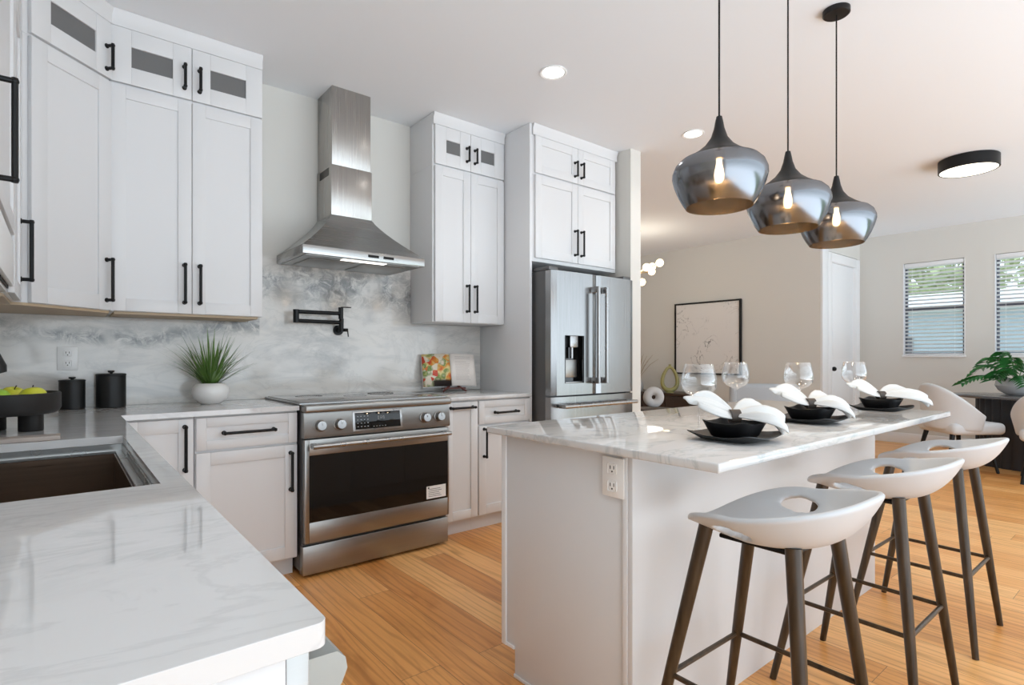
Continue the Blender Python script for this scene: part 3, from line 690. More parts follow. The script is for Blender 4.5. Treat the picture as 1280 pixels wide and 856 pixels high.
b = MB(); b.box(-cw+.006, cw-.006, -cd+.006, 0, 2.386, CZ-.001, .002).build('chimney_upper', 'hoodsteel', t)
sl = MB()
for k in range(5): sl.box(-cw-.0012, -cw+.001, -cd+.04, -.05, 2.325+k*.010, 2.330+k*.010)
sl.build('side_vent', 'dark', t)

# ------------------------------------------------------------------ pot filler
t = thing('pot_filler', 'matte black folding pot filler tap on the marble above the range', 'faucet', (1.447, YB-.0125, 1.36))
MB().tube([(0, 0, 0), (0, -.010, 0)], .034, 24).tube([(0, -.010, 0), (0, -.06, 0)], .017, 16).build('wall_flange', 'black', t)
MB().tube([(0, -.06, -.012), (0, -.06, .075)], .015, 16).tube([(.02, -.055, 0), (.045, -.055, 0)], .011, 12).tube([(.045, -.055, .0), (.05, -.055, -.045)], .004, 8).build('valve', 'black', t)
MB().tube([(0, -.06, .048), (-.305, -.09, .048)], .0125, 14).build('arm', 'black', t)
MB().tube([(-.305, -.09, .035), (-.305, -.09, .118)], .018, 16).build('elbow', 'black', t)
MB().tube([(-.305, -.09, .105), (-.02, -.10, .105)], .0125, 14).build('arm', 'black', t)
MB().tube([(-.02, -.10, .070), (-.02, -.10, .145)], .0155, 16).tube([(-.02, -.10, .147), (.05, -.10, .149)], .0035, 8).build('spout', 'black', t)

# ------------------------------------------------------------------ refrigerator
t = thing('refrigerator', 'stainless steel french-door refrigerator with water dispenser', 'refrigerator', (2.675, 2.84, 0)); FW = .90
box('body', 'fridgeside', (.004, FW-.004, .075, .79, .02, 1.80), t, .004)
MB().box(0, .09, .03, .2, 1.80, 1.825, .004).box(FW-.09, FW, .03, .2, 1.80, 1.825, .004).build('hinge_cover', 'fridgeside', t)
def curved_door(x0, x1, z0, z1, name, holes=None):
    b = MB(); n = 10; bm = b.bm
    fr = []
    for i in range(n+1):
        u = i/n; x = x0+(x1-x0)*u; gu = (x-0)/FW; y = -.012*math.sin(PI*gu)
        e_ = .012*(max(0, 1-u/.08)**2+max(0, 1-(1-u)/.08)**2); fr.append((x, y+e_))
    poly = fr+[(x1, .07), (x0, .07)]
    if not holes: b.prism(poly, z0, z1)
    else:
        hx0, hx1, hz0, hz1 = holes
        b.prism(poly, z0, hz0); b.prism(poly, hz1, z1)
        def yat(x): return -.012*math.sin(PI*x/FW)
        L = [q for q in fr if q[0] < hx0]+[(hx0, yat(hx0)), (hx0, .07), (x0, .07)]
        R = [(hx1, yat(hx1))]+[q for q in fr if q[0] > hx1]+[(x1, .07), (hx1, .07)]
        b.prism(L, hz0, hz1); b.prism(R, hz0, hz1)
        b.box(hx0, hx1, .06, .07, hz0, hz1)
    return b.build(name, 'steelz', t, ang=12)
dl_ = curved_door(.0, .447, .905, 1.795, 'door', (.12, .315, .99, 1.335))
dr_ = curved_door(.453, FW, .905, 1.795, 'door')
# dispenser
dsp = MB().box(.121, .314, .045, .0595, .991, 1.334).box(.121, .128, -.006, .045, .991, 1.334).box(.307, .314, -.006, .045, .991, 1.334).build('water_dispenser', 'oven', dl_)
MB().box(.129, .306, -.004, .044, .9915, 1.0, .001).build('drip_tray', 'steelz', dl_)
MB().box(.175, .255, -.006, .04, 1.25, 1.333, .003).tube([(.215, .02, 1.25), (.215, .02, 1.17)], .012).build('nozzle', 'knobm', dl_)
MB().box(.15, .28, .030, .042, 1.03, 1.16, .003).build('paddle', 'steelx', dl_)
def bar(b, p0, p1, off, r): pass
for par, hx in ((dl_, .405), (dr_, .495)):
    h = MB(); h.tube([(hx, -.072, .985), (hx, -.072, 1.70)], .0145, 16)
    for zz in (1.005, 1.68): h.box(hx-.0145, hx+.0145, -.075, -.008, zz-.022, zz+.022, .004)
    h.build('handle', 'knobm', par)
fz = curved_door(.0, FW, .46, .893, 'freezer_drawer')
h = MB(); h.tube([(.05, -.072, .83), (FW-.05, -.072, .83)], .0145, 16)
for xx in (.075, FW-.075): h.box(xx-.02, xx+.02, -.075, -.004, .816, .844, .004)
h.build('handle', 'knobm', fz)
curved_door(.0, FW, .06, .452, 'freezer_drawer')
for fx, fy in ((.06, .12), (FW-.06, .12), (FW-.06, .7), (.06, .7)): MB().tube([(fx, fy, 0), (fx, fy, .03)], .02).build('foot', 'black', t)

# ------------------------------------------------------------------ island
IX0, IX1, IY0, IY1 = 1.24, 3.29, .726, 1.675
t = thing('kitchen_island', 'white kitchen island base with plain panels beneath the marble top', 'island', (1.30, 1.05, 0)); IL = 3.25-1.30
side = [(0, 0), (.53, 0), (.53, .10), (.60, .10), (.60, ZT), (0, ZT)]
b = MB(); b.prism([(p[0], p[1]) for p in side], 0, .02, .001, mtx=Matrix(((0, 0, 1, 0), (1, 0, 0, 0), (0, 1, 0, 0), (0, 0, 0, 1)))); b.build('end_panel', 'panel', t)
b = MB(); b.prism([(p[0], p[1]) for p in side], IL-.02, IL, .001, mtx=Matrix(((0, 0, 1, 0), (1, 0, 0, 0), (0, 1, 0, 0), (0, 0, 0, 1)))); b.build('end_panel', 'panel', t)
MB().box(-.006, IL+.004, -.018, -.0005, 0, ZT, .0012).build('back_panel', 'cab', t)
b = MB(); b.box(-.008, -.0005, .0, .018, .0, ZT, .001); b.box(-.008, -.0005, .575, .60, .10, ZT, .001); b.box(-.006, -.0005, .018, .53, 0, .012, .001); b.box(-.006, -.0005, .53, .60, .10, .112, .001)
b.build('corner_strip', 'trim', t)
MB().box(.02, IL-.02, 0, .58, .105, ZT-.002).box(.02, IL-.02, 0, .53, 0, .105).build('carcass', 'cab', t)
for k in range(4):
    w_ = (IL-.04)/4; a = .02+k*w_; MB().box(a+.002, a+w_-.002, .581, .60, .115, ZT-.006, .002).build('door', 'cab', t)
b = MB().prism([(IX0, IY0), (IX1, IY0), (IX1, IY1), (IX0, IY1)], CBt, CT, .005, seg=3); o = b.build('countertop', 'islandtop')
tag(o, 'white marble island top with grey veins set with three place settings', 'countertop')
outlet((1.2915, 1.10, .818), -PI/2, 'white power outlet on the end panel of the island, just below its top')

# ------------------------------------------------------------------ stools
st0 = thing('bar_stool', 'nearest white moulded bar stool with brown tapered legs at the island corner', 'stool', (1.49, .705, 0), 0, 'bar stools')
def stool_rim(th):
    s_ = math.sin(th); # +y is the front
    back = max(0, -s_); front = max(0, s_)
    return .795 + .055*back**1.3 - .075*front**2.2
def seat_pt(rho, th):
    c_, s_ = math.cos(th), math.sin(th); n_ = 2.35
    k = (abs(c_)**n_+abs(s_)**n_)**(-1/n_)
    hx = .232; hy = .205 if s_ > 0 else .225
    # narrower plan at the pan, wider at the rim
    x = hx*k*c_*rho; y = hy*k*s_*rho
    h = stool_rim(th); fr = max(0, s_); p_ = 4.2-2.0*fr
    z = .716+(h-.716)*rho**p_
    return Vector((x, y, z))
bm = bmesh.new(); NT = 96
rhos = [0, .15, .3, .45, .55, .63]+[.69+.02*i for i in range(14)]+[.975, 1.0]
V = [[bm.verts.new(seat_pt(r_, 2*PI*k/NT)) for k in range(NT)] for r_ in rhos[1:]]; c0 = bm.verts.new(seat_pt(0, 0))
for k in range(NT): bm.faces.new((c0, V[0][k], V[0][(k+1) % NT]))
for r in range(len(V)-1):
    for k in range(NT):
        a = 360*(k+.5)/NT; fold = min(abs(a-8), abs(a-368), abs(a-172)); rm = (rhos[r+1]+rhos[r+2])/2
        if (fold/16.5)**2+((rm-.80)/.105)**2 < 1: continue
        bm.faces.new((V[r][k], V[r+1][k], V[r+1][(k+1) % NT], V[r][(k+1) % NT]))
par = {}
for r in range(len(V)):
    for k in range(NT): par[V[r][k]] = (rhos[r+1], 360*k/NT)
bv = [v for v in bm.verts if v in par and v.is_boundary and par[v][0] < .97]
for v in bv:      # round the rims of the two side holes off to clean ovals
    rm, a = par[v]; c_ = min((8, 368, 172), key=lambda q: abs(a-q)); dx, dy = (a-c_)/16.5, (rm-.80)/.105; l_ = math.hypot(dx, dy)
    v.co = seat_pt(.80+dy/l_*.105, math.radians(c_+dx/l_*16.5))
bmesh.ops.recalc_face_normals(bm, faces=bm.faces[:])
b = MB(); b.bm.free(); b.bm = bm; so = b.build('seat', 'seat', st0, ang=80)
if so.data.polygons[0].normal.z < 0: so.data.flip_normals()
solid(so, .016, -1, 1)
legs = {}
for sx_ in (-1, 1):
    for sy_ in (-1, 1):
        top = Vector((sx_*.125, sy_*.115+.015, .728 if sy_ > 0 else .720)); bot = Vector((sx_*.218, sy_*.222+.045, 0)); legs[sx_, sy_] = (top, bot)
        MB().tube([bot, bot.lerp(top, .5), top], [.0115, .0165, .0195], 14).build('leg', 'legw', st0)
MB().box(-.10, .10, -.09, .11, .688, .700, .004).build('mounting_plate', 'black', st0)
ringz = .30; pr_ = {k: v[1].lerp(v[0], ringz/.724) for k, v in legs.items()}
for a, c in (((-1, -1), (1, -1)), ((1, -1), (1, 1)), ((1, 1), (-1, 1)), ((-1, 1), (-1, -1))): MB().tube([pr_[a], pr_[c]], .0075, 10).build('stretcher', 'legw', st0)
dup(st0, (2.245, .705, 0), .0, 'white moulded bar stool with brown legs, second of three along the island')
dup(st0, (2.985, .71, 0), .0, 'white moulded bar stool with brown legs, farthest from the camera at the island')

# ------------------------------------------------------------------ pendants and ceiling lights
def pendant(x, y, label):
    t = thing('pendant_lamp', label, 'pendant lamp', (x, y, 2.065), 0, 'pendants over the island')
    MB().lathe([(0, .0), (.010, 0), (.014, -.018), (.019, -.045), (.030, -.078), (.052, -.108), (.082, -.132), (.112, -.150), (.118, -.156), (.108, -.154), (.08, -.138), (.05, -.114), (.026, -.08), (0, -.06)], seg=48).build('cap', 'blackc', t)
    o = MB().lathe([(.112, -.1535), (.138, -.162), (.156, -.180), (.166, -.205), (.167, -.222), (.160, -.25), (.146, -.285), (.130, -.315), (.118, -.333)], seg=64).build('glass_shade', 'smoke', t, ang=80)
    MB().lathe([(.109, -.157), (.134, -.166), (.152, -.184), (.162, -.207), (.163, -.222), (.156, -.25), (.142, -.285), (.126, -.315), (.114, -.332), (.118, -.3335)], seg=64).build('inner_coating', 'coat', o, ang=80)
    MB().tube([(0, 0, -.001), (0, 0, CZ-2.065-.026)], .0035, 8).build('cord', 'black', t)
    MB().lathe([(0, 0), (.055, 0), (.06, .004), (.06, .0255), (0, .0255)], (0, 0, CZ-2.065-.0265), 36).build('canopy', 'black', t)
    MB().tube([(0, 0, -.08), (0, 0, -.155)], .018, 14).build('socket', 'gold', t)
    MB().lathe([(0, -.245), (.010, -.242), (.016, -.232), (.018, -.216), (.016, -.198), (.011, -.175), (.010, -.156), (0, -.156)], seg=20).build('bulb', 'bulb', t)
    l = bpy.data.lights.new('pendant_glow', 'POINT'); l.energy = 3.5; l.color = (1, .8, .55); l.shadow_soft_size = .03
    lo = bpy.data.objects.new('pendant_glow', l); C.objects.link(lo); lo.parent = t; lo.location = (0, 0, -.285)
    return t
pendant(1.88, 1.10, 'smoked glass pendant lamp with black cap, nearest and highest in the picture')
pendant(2.43, 1.10, 'smoked glass pendant lamp with black cap, middle of the row of three')
pendant(2.945, 1.10, 'smoked glass pendant lamp with black cap, farthest and lowest in the picture')
for (x, y, lb) in ((2.28, 2.41, 'round recessed ceiling downlight in front of the range hood, the larger in view'), (3.735, 2.40, 'round recessed ceiling downlight beside the nearest pendant, the smaller in view')):
    t = thing('recessed_downlight', lb, 'ceiling light', (x, y, CZ), 0, 'recessed downlights')
    MB().lathe([(.062, 0), (.082, 0), (.084, -.004), (.078, -.007), (.064, -.003), (.062, 0)], (0, 0, 0), 40).build('trim_ring', 'plug', t)
    MB().lathe([(0, -.003), (.0625, -.003), (.0625, -.0005), (0, -.0005)], (0, 0, 0), 32).build('lens', 'lampc', t)
    l = bpy.data.lights.new('downlight', 'SPOT'); l.energy = 10; l.spot_size = 2.3; l.spot_blend = .8; l.shadow_soft_size = .06; l.color = (1, .96, .9)
    lo = bpy.data.objects.new('downlight', l); C.objects.link(lo); lo.parent = t; lo.location = (0, 0, -.02)
t = thing('flush_ceiling_light', 'black drum flush ceiling light with warm white diffuser, right of the pendants', 'ceiling light', (6.03, 1.21, CZ))
MB().lathe([(.0, -.001), (.205, -.001), (.21, -.006), (.21, -.10), (.207, -.103), (.198, -.103), (.198, -.09), (0, -.088)], seg=64).build('drum', 'black', t)
MB().lathe([(0, -.1), (.1975, -.1), (.1975, -.0905), (0, -.0905)], seg=48).build('diffuser', 'lampw', t)
# chandelier
t = thing('chandelier', 'brass chandelier with small glowing globes beyond the refrigerator', 'chandelier', (6.0, 4.72, 2.30))
MB().tube([(0, 0, 0), (0, 0, CZ-2.30-.02)], .008).lathe([(0, 0), (.06, 0), (.06, .02), (0, .02)], (0, 0, CZ-2.3-.0205)).build('stem', 'gold', t)
MB().sphere((0, 0, 0), .045).build('hub', 'gold', t)
rn = random.Random(5)
for k in range(9):
    a = k*2.4; el = rn.uniform(-.35, .5); L = rn.uniform(.2, .34); e_ = Vector((math.cos(a)*math.cos(el), math.sin(a)*math.cos(el), math.sin(el)))*L
    am = MB().tube([(0, 0, 0), e_], .006, 8).build('arm', 'gold', t); MB().sphere(e_*1.12, .05).build('globe', 'globe', am)
l = bpy.data.lights.new('chandelier_glow', 'POINT'); l.energy = 9; l.color = (1, .95, .88); l.shadow_soft_size = .25
lo = bpy.data.objects.new('chandelier_glow', l); C.objects.link(lo); lo.parent = t

# ------------------------------------------------------------------ things on the counters
def canister(x, y, r, h, label):
    t = thing('canister', label, 'canister', (x, y, CT), 0, 'black canisters')
    MB().lathe([(0, .0005), (r-.003, .0005), (r, .004), (r, h*.86), (r-.002, h*.865), (0, h*.865)]).build('jar', 'blackc', t)
    MB().lathe([(0, h*.867), (r+.001, h*.867), (r+.002, h*.875), (r+.001, h*.905), (r-.004, h*.915), (0, h*.915)]).build('lid', 'blackc', t)
    MB().lathe([(0, h*.915), (.006, h*.915), (.007, h*.94), (.014, h*.955), (.015, h*.99), (.010, h), (0, h)], seg=24).build('knob', 'blackc', t)
canister(.042, 3.53, .053, .160, 'small black lidded canister under the power outlet')
canister(.200, 3.53, .064, .190, 'large black lidded canister, right of the smaller one')
# potted grass
t = thing('potted_grass', 'green grass-like plant in a round white pot on the counter left of the range', 'plant', (.645, 3.45, CT))
MB().lathe([(0, .0005), (.045, .0005), (.052, .004), (.08, .028), (.094, .058), (.090, .09), (.072, .113), (.066, .115), (.064, .108), (.05, .10), (0, .10)], seg=40).build('pot', 'potw', t)
MB().lathe([(0, .1025), (.06, .1015), (.0, .1005)], seg=20).build('soil', 'soil', t)
g = MB(); rn = random.Random(11)
for k in range(150):
    a = rn.uniform(0, 2*PI); lean = .2+.95*rn.random()**.8; L = rn.uniform(.19, .35); w_ = rn.uniform(.0028, .005)
    bx, by = math.cos(a)*.035*rn.random(), math.sin(a)*.035*rn.random(); n = 7; pr = []
    sag = rn.uniform(.15, .6)*lean
    for i in range(n+1):
        u = i/n; ou = L*(lean*.75*u+.25*sag*u*u*u); up = L*(u*math.sqrt(max(.05, 1-(lean*.75)**2))-sag*.42*u*u*u)
        p = Vector((bx+math.cos(a)*ou, by+math.sin(a)*ou, .1+up)); side_ = Vector((-math.sin(a), math.cos(a), 0))*w_*(1-u**2.5)*1.0
        if p.y > .175: p.y = .175
        pr.append((p-side_, p+side_))
    vs = [(g.bm.verts.new(q[0]), g.bm.verts.new(q[1])) for q in pr]
    for A, B in zip(vs, vs[1:]): g.bm.faces.new((A[0], A[1], B[1], B[0]))
o = g.build('leaves', 'grass', t, ang=80); o['kind'] = 'stuff'
# fruit bowl
FX, FY = -.165, 2.60
t = thing('fruit_bowl', 'black wooden footed fruit bowl holding apples at the left edge', 'bowl', (FX, FY, CT))
MB().lathe([(0, .062), (.150, .062), (.160, .068), (.166, .08), (.166, .132), (.163, .135), (.158, .135), (.156, .13), (.154, .085), (0, .078)], seg=56).build('dish', 'charwood', t)
for k in range(3):
    a = math.radians(-15+120*k); MB().lathe([(0, .0005), (.034, .0005), (.035, .003), (.035, .0615), (0, .0615)], (.085*math.cos(a), .085*math.sin(a), 0), 24).build('foot', 'charwood', t)
def apple(x, y, z, r, m, tilt, label):
    t = thing('apple', label, 'apple', (x, y, z), 0, 'apples in the fruit bowl')
    t.rotation_euler = (tilt, tilt*.5, 0)
    prof = [(0, -.80), (.10, -.84), (.22, -.90), (.42, -.90), (.70, -.68), (.93, -.25), (1.0, .15), (.93, .50), (.72, .80), (.45, .94), (.25, .92), (.12, .80), (0, .68)]
    o = MB().lathe([(a*r, b_*r*.92) for a, b_ in prof], seg=28).build('fruit', m, t, ang=80)
    MB().tube([(0, 0, r*.60), (.002, 0, r*.9), (.005, .002, r*1.15)], [.0018, .0016, .0022], 8).build('stem', 'darkw', t)
zb = CT+.079
apple(-.172, 2.535, zb+.037, .040, 'appleg', .1, 'green apple in front at the left edge of the black bowl')
apple(-.076, 2.562, zb+.037, .040, 'appley', -.25, 'yellow-green apple at the right of the fruit in the black bowl')
apple(-.135, 2.66, zb+.037, .039, 'appley', .3, 'yellow apple behind the other two in the black bowl')
# cookbook
t = thing('cookbook', 'open cookbook with a food photograph, propped beside the range', 'book', (2.26, 3.50, .955), math.radians(-13)); t.rotation_euler = (math.radians(-14), 0, math.radians(-13))
def page(sgn):
    def f(u, v): return Vector((sgn*(.002+.205*u), -.012*math.sin(PI*u)*.9-.004-.012*(1-u)+.014*u, .005+.245*v))
    return f
for sgn, m_, lb in ((-1, 'food', 'page with a colourful food photograph'), (1, 'pageR', 'cream page of small text')):
    f0 = page(sgn); b = MB(); b.grid(f0, 10, 1); o = b.build('page', m_, t); o['label'] = lb; solid(o, .008, -1 if sgn < 0 else 1)
tx = MB(); rn = random.Random(2)
for i in range(15):
    z = .225-.0125*i; L = .13*rn.uniform(.7, 1)
    if i == 2: continue
    for c_ in range(6):
        u0 = .18+c_*L/.205/6; u1 = u0+L/.205/6
        a = page(1)(u0, 0); c2 = page(1)(u1, 0); y_ = -.0093; yo = -.0105
        tx.quad((a.x, a.y+yo, z), (c2.x, c2.y+yo, z), (c2.x, c2.y+yo, z+.0022), (a.x, a.y+yo, z+.0022))
tx.build('printed_text', mat('print_grey', (.45, .40, .38), .8), t)
MB().box(-.212, .212, .012, .016, .0, .252, .001).build('cover', 'paper', t)
t = thing('book_stand', 'small dark mahogany easel under the open cookbook', 'book stand', (2.26, 3.505, CT), math.radians(-13))
MB().tube([(-.01, -.01, .045), (-.075, -.055, .006)], [.008, .007]).tube([(-.01, -.01, .045), (.01, .02, .10)], .006).build('leg', 'mahog', t)
MB().tube([(.05, -.01, .045), (.105, -.055, .006)], [.008, .007]).build('leg', 'mahog', t)
MB().box(-.06, .11, -.035, .035, .020, .032, .003).tube([(.02, .034, .03), (.02, .075, .17)], .006).build('ledge', 'mahog', t)

# ------------------------------------------------------------------ place settings
def rsq(h, n=5.5, seg=56):
    out = []
    for k in range(seg):
        a = 2*PI*k/seg; c_, s_ = math.cos(a), math.sin(a); q = (abs(c_)**n+abs(s_)**n)**(-1/n); out.append((q*c_*h, q*s_*h, (q-1)/.30))
    return out
def dish(levels, name, m, label, cat, loc, group):
    """levels: (half size, z, corner lift)"""
    bm = bmesh.new(); rings = []
    for (h, z, lift) in levels:
        if h < 1e-4: rings.append([bm.verts.new((0, 0, z))]); continue
        rings.append([bm.verts.new((x, y, z+lift*max(0, q)**1.6)) for x, y, q in rsq(h)])
    for A, B in zip(rings, rings[1:]):
        n = 56
        for k in range(n):
            u = []
            for v in (A[k % len(A)], A[(k+1) % len(A)], B[(k+1) % len(B)], B[k % len(B)]):
                if v not in u: u.append(v)
            if len(u) > 2: bm.faces.new(u)
    bmesh.ops.recalc_face_normals(bm, faces=bm.faces[:]); b = MB(); b.bm.free(); b.bm = bm
    o = b.build(name, m, None, ang=50); o.location = loc; tag(o, label, cat, group); return o
def napkin(x, y, label, rot=0, flip=1, right=1.0, droop=0):
    t = thing('napkin', label, 'napkin', (x, y, CT+.062), rot, 'napkins on the bowls')
    # axis runs left-right as seen by the guests' side
    def wing(sgn, L, W, rise, fall, tilt, pleat, full):
        def f(u, v):
            s = u; q = (v-.5)*2
            w_ = W*((.22+.78*math.sin(PI*(.06+.80*s))) if sgn < 0 else (.14+.86*math.sin(min(1, s*full)*PI/2)**.9))
            pl = (math.sin(q*PI*2.6+sgn*.9+s*1.5)+.5*math.sin(q*PI*5+s*3))*pleat*s**.7
            zz = .016+rise*math.sin(s*PI*(.5 if sgn < 0 else .60))-fall*s**3+pl+q*w_*.5*tilt
            xx = sgn*(L*s*(1-.16*q*q)+.015*s*math.sin(q*4+1))
            return Vector((xx, w_*q*.5+.02*s, max(zz, -.043)))
        return f
    o = MB().grid(wing(-1, .140, .072, .046, .0, .85, .006, 2.2), 16, 26).build('left_wing', 'cloth', t, ang=80); solid(o, .004, 0)
    o = MB().grid(wing(1, .155*right, .21, .022, .050+droop, .24, .018, 1.1), 18, 32).build('right_wing', 'cloth', t, ang=80); solid(o, .004, 0)
    rg = MB(); rg.lathe([(.017, -.015), (.021, -.015), (.021, .015), (.017, .015), (.017, -.015)], (0, 0, 0), 24, Matrix.Translation((0, 0, .012)) @ Matrix.Rotation(PI/2, 4, 'Y') @ Matrix.Scale(1, 4))
    rg.bm.faces.ensure_lookup_table(); return t, rg
AX = -math.atan2(.63135, .7755)
settings = [(1.645, .91, 'nearest the camera', 0, 1.0, 0), (2.325, .965, 'in the middle of the island', 0, 1.0, .01), (3.075, .95, 'farthest along the island', 0, 1.45, .0)]
for (x, y, wh, rt, rgt, dr_op) in settings:
    dish([(0, .002, 0), (.075, .002, 0), (.085, .005, .0), (.112, .014, .012), (.117, .0165, .014), (.117, .019, .014), (.112, .0175, .012), (.085, .009, 0), (0, .008, 0)], 'dinner_plate', 'blackp', 'square black stoneware plate, the setting ' + wh, 'plate', (x, y, CT), 'black plates')
    dish([(0, .0, 0), (.052, .0, 0), (.058, .004, 0), (.078, .042, .010), (.080, .046, .011), (.077, .046, .011), (.056, .009, 0), (0, .006, 0)], 'square_bowl', 'blackp', 'square flared black bowl stacked on the plate ' + wh, 'bowl', (x, y, CT+.0092), 'black bowls')
    nt_, rg = napkin(x, y, 'white linen napkin in a dark ring on the bowl ' + wh, AX+rt, 1, rgt, dr_op)
    o = rg.build('napkin_ring', mat('woven_dark_ring', (.06, .045, .035), .6)); o.location = (x, y, CT+.062); o.rotation_euler = (0, 0, AX)
    tag(o, 'dark woven napkin ring on the napkin ' + wh, 'napkin ring', 'napkin rings')
def wine(x, y, label):
    t = thing('wine_glass', label, 'wine glass', (x, y, CT+.0005), 0, 'wine glasses')
    P = [(.038, .0), (.038, .0015), (.02, .004), (.006, .012), (.0038, .03), (.0036, .10), (.005, .112), (.018, .120), (.042, .133), (.056, .150), (.060, .170), (.058, .19), (.052, .215), (.047, .235)]
    Q = [(r-.0012, z+(.0012 if z < .15 else 0)) for r, z in P[7:]][::-1]
    MB().lathe([(0, 0)]+P[:7], seg=32).build('stem', 'wine', t, ang=80)
    MB().lathe(P[6:]+Q+[(0, .1215)], seg=40).build('bowl', 'wine', t, ang=80)
wine(1.715, 1.080, 'balloon wine glass behind the nearest black bowl, overlapping the wall picture')
wine(2.36, 1.30, 'balloon wine glass between the first and second settings, farther back on the island')
wine(2.485, 1.080, 'balloon wine glass behind the middle black bowl, against the beige wall')
wine(3.185, 1.105, 'balloon wine glass behind the farthest black bowl, in front of the white door')

# ------------------------------------------------------------------ dining area
t = thing('dining_table', 'oval dining table with grey top on a black fluted drum base', 'table', (7.92, .75, 0))
MB().lathe([(0, .735), (.92, .735), (.98, .742), (1.0, .755), (1.0, .765), (.99, .77), (0, .77)], (0, 0, 0), 72, None, .52, 1.0).build('tabletop', 'tabletop', t)
bm = bmesh.new(); n = 240; A = []; B = []
for k in range(n):
    a = 2*PI*k/n; rr = 1+.035*abs(math.sin(a*20)); A.append(bm.verts.new((.30*rr*math.cos(a), .75*rr*math.sin(a), .0))); B.append(bm.verts.new((.30*rr*math.cos(a), .75*rr*math.sin(a), .734)))
for k in range(n): bm.faces.new((A[k], A[(k+1) % n], B[(k+1) % n], B[k]))
bm.faces.new(A[::-1]); bm.faces.new(B); b = MB(); b.bm.free(); b.bm = bm; b.build('base', 'tableb', t, ang=50)
ch0 = thing('dining_chair', 'light grey tub dining chair with black legs at the near end of the black table', 'chair', (7.28, 1.57, 0), math.radians(-38), 'dining chairs')
# faces local +x ; back at -x
def shell(u, v):
    a = PI*.42+u*PI*1.16; hgt = .40+.50*(math.sin((u)*PI)**.8)*v if v > 0 else .40
    r_ = .25+.045*v; return Vector((r_*math.cos(a)*1.0-.0, r_*math.sin(a)*1.0, .43+(.16+.32*math.sin(u*PI)**1.2)*v))
o = MB().grid(shell, 32, 8).build('backrest', 'chairf', ch0, ang=80); solid(o, .045, 0, 1)
o = MB().grid(lambda u, v: (lambda q: Vector((q.x*.90, q.y*.90, q.z*.985+.005)))(shell(.12+.76*u, .05+.85*v)), 28, 6).build('inner_padding', 'chairi', ch0, ang=80); solid(o, .012, 0)
MB().box(-.22, .33, -.25, .25, .39, .51, .045, 4).build('seat', 'chairf', ch0)
for sx_ in (-1, 1):
    for sy_ in (-1, 1): MB().tube([(sx_*.17, sy_*.17, .405), (sx_*.25, sy_*.23, 0)], [.024, .014], 10).build('leg', 'black', ch0)
dup(ch0, (7.17, .80, 0), math.radians(8), 'grey dining chair at the long side of the table, cut off by the right edge')
t = thing('glass_planter', 'round crackled white planter with spreading green fronds on the dining table', 'plant', (7.95, 1.18, .7705))
MB().lathe([(0, .001), (.08, .001), (.10, .006), (.16, .05), (.188, .10), (.180, .145), (.15, .175), (.143, .172), (.17, .14), (.176, .10), (.15, .055), (.09, .015), (0, .012)], seg=48).build('pot', 'speckle', t)
MB().lathe([(0, .15), (.15, .15), (0, .14)], seg=24).build('soil', 'soil', t)
g = MB(); rn = random.Random(21)
def frond(base, ang, L, lift, nleaf=11, ll=.15):
    d = Vector((math.cos(ang), math.sin(ang), 0)); sd = Vector((-d.y, d.x, 0)); P = []
    for i in range(15):
        u = i/14; P.append(base+d*L*u+Vector((0, 0, lift*math.sin(u*PI*.72)-.10*u*u)))
    g.tube(P, [.004*(1-.7*i/14) for i in range(15)], 6)
    for i in range(3, 15):
        for s_ in (-1, 1):
            p = P[i]; l_ = ll*(1-.35*abs(i/14-.6)); tip = p+d*l_*.55+sd*s_*l_*.80+Vector((0, 0, -l_*.35)); mid = p.lerp(tip, .5)+Vector((0, 0, .02)); w_ = d*l_*.19
            a, b1, b2, c = (g.bm.verts.new(q) for q in (p, mid-w_, mid+w_, tip)); g.bm.faces.new((a, b1, c, b2))
for ang, L, lf, ll in ((2.25, .50, .10, .15), (1.75, .36, .22, .14), (2.75, .34, .16, .16), (3.5, .38, .10, .16), (4.3, .42, .16, .15), (5.2, .40, .25, .15), (.3, .38, .26, .14), (1.1, .36, .30, .14), (3.0, .22, .30, .14), (4.9, .2, .34, .13), (2.4, .2, .36, .13)):
    frond(Vector((0, 0, .15)), ang, L, lf, ll=ll)
g.build('fronds', 'palm', t, smooth=False)
# picture on the dining wall
t = thing('framed_picture', 'large framed abstract canvas of black marks on white on the dining wall', 'picture', (7.598, 4.64, 1.465))
ph = .54
box('canvas', 'art', (-.03, -.004, -ph+.012, ph-.012, -ph+.012, ph-.012), t)
b = MB()
for dd in ((-.045, 0, -ph-.012, -ph+.012, -ph-.012, ph+.012), (-.045, 0, ph-.012, ph+.012, -ph-.012, ph+.012), (-.045, 0, -ph+.012, ph-.012, -ph-.012, -ph+.012), (-.045, 0, -ph+.012, ph-.012, ph-.012, ph+.012)): b.box(*dd, bev=.002)
b.build('frame', 'black', t)
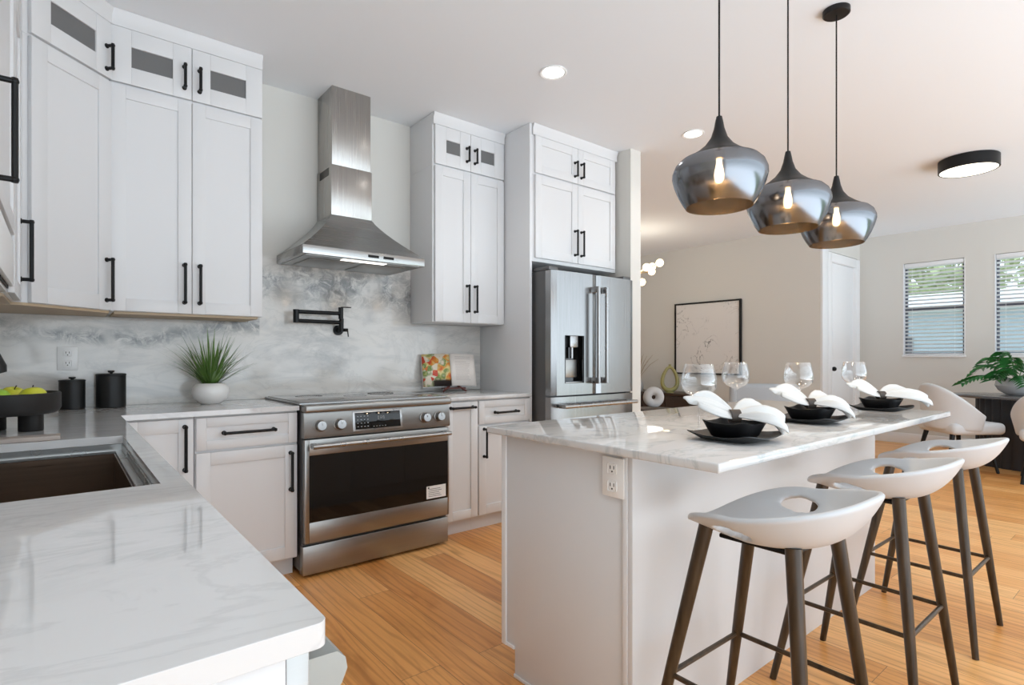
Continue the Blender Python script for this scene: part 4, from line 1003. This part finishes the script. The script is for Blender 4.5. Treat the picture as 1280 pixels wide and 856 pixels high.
# sideboard, vases
t = thing('sideboard', 'dark brown wooden sideboard under the wall picture', 'sideboard', (7.30, 5.05, 0))
MB().box(-.26, .28, -.50, .85, .60, .635, .004).build('top', 'darkw', t); MB().box(-.23, .27, -.46, .81, .15, .599).build('body', 'darkw', t)
for yy in (-.46, -.035, .39): MB().box(-.25, -.2305, yy+.003, yy+.417, .16, .59, .003).build('door', 'darkw', t)
for xx in (-.2, .24):
    for yy in (-.42, .77): MB().tube([(xx, yy, 0), (xx, yy, .15)], [.012, .02]).build('leg', 'darkw', t)
b = MB(); pts = []
for i in range(33):
    a = 2*PI*i/32; pts.append((.0, .115*math.sin(a)*(1-.45*(1+math.cos(a))/2)*1.0, .21+(-.19*math.cos(a) if False else .175*math.cos(a))))
dirr = Vector((-.63, -.77, 0)); sdd = Vector((.77, -.63, 0))
pts = [tuple(sdd*p[1]*1.25+Vector((0, 0, p[2]))) for p in pts]
b.tube(pts, [.034-.012*(1+math.cos(2*PI*i/32))/2 for i in range(33)], 14, caps=False); b.lathe([(0, 0), (.06, 0), (.055, .012), (0, .014)]); b.tube([(0, 0, .37), (0, 0, .43)], [.016, .02], 12)
o = b.build('loop_vase', 'olive'); o.location = (7.2, 5.03, .636); tag(o, 'olive green open-loop ceramic vase on the dark sideboard', 'vase')
t = thing('grass_vase', 'vase of dried grass stems at the refrigerator edge', 'vase', (7.25, 5.66, .636))
MB().lathe([(0, .001), (.06, .001), (.08, .06), (.07, .14), (.035, .19), (.04, .21), (.032, .205), (0, .06)]).build('vessel', 'ringv', t)
for k in range(11):
    a = rn.uniform(0, 2*PI); l_ = rn.uniform(.1, .32); tip = Vector((l_*math.cos(a)*.6+.05, l_*math.sin(a)-.12, rn.uniform(.42, .60))); md_ = Vector((0, 0, .2)).lerp(tip, .6)+Vector((0, 0, .04))
    MB().tube([(0, 0, .1), (0, 0, .2), md_, tip], [.003, .003, .004, .002], 6).build('stem', 'straw', t)
t = thing('side_table', 'small round side table beyond the island, hidden behind the marble top', 'table', (5.0, 3.70, 0))
MB().lathe([(0, .60), (.22, .60), (.22, .62), (0, .62)]).build('top', 'darkw', t); MB().lathe([(0, 0), (.14, 0), (.14, .015), (.02, .03), (.02, .599), (0, .599)]).build('pedestal', 'black', t)
b = MB(); pts = [tuple(sdd*.068*math.sin(2*PI*i/32)+Vector((0, 0, .117-.068*math.cos(2*PI*i/32)))) for i in range(33)]
b.tube(pts, .046, 18, caps=False); o = b.build('ring_vase', 'ringv'); o.location = (5.0, 3.70, .575+.05); tag(o, 'grey-white ring-shaped ceramic vase beside the refrigerator edge', 'vase')
t = thing('armchair', 'pale blue-grey armchair whose back shows above the island top', 'armchair', (6.40, 3.20, 0), math.radians(-60))
MB().box(-.36, .36, -.36, .34, .16, .44, .05, 4).build('seat', 'sofa', t); MB().box(-.36, .36, -.40, -.28, .30, .88, .05, 4).build('backrest', 'sofa', t)
for s_ in (-1, 1): MB().box(s_*.37-.05, s_*.37+.05, -.36, .34, .2, .62, .04, 4).build('armrest', 'sofa', t)
for sx_ in (-1, 1):
    for sy_ in (-1, 1): MB().tube([(sx_*.3, sy_*.28, 0), (sx_*.28, sy_*.27, .17)], [.012, .02]).build('leg', 'darkw', t)
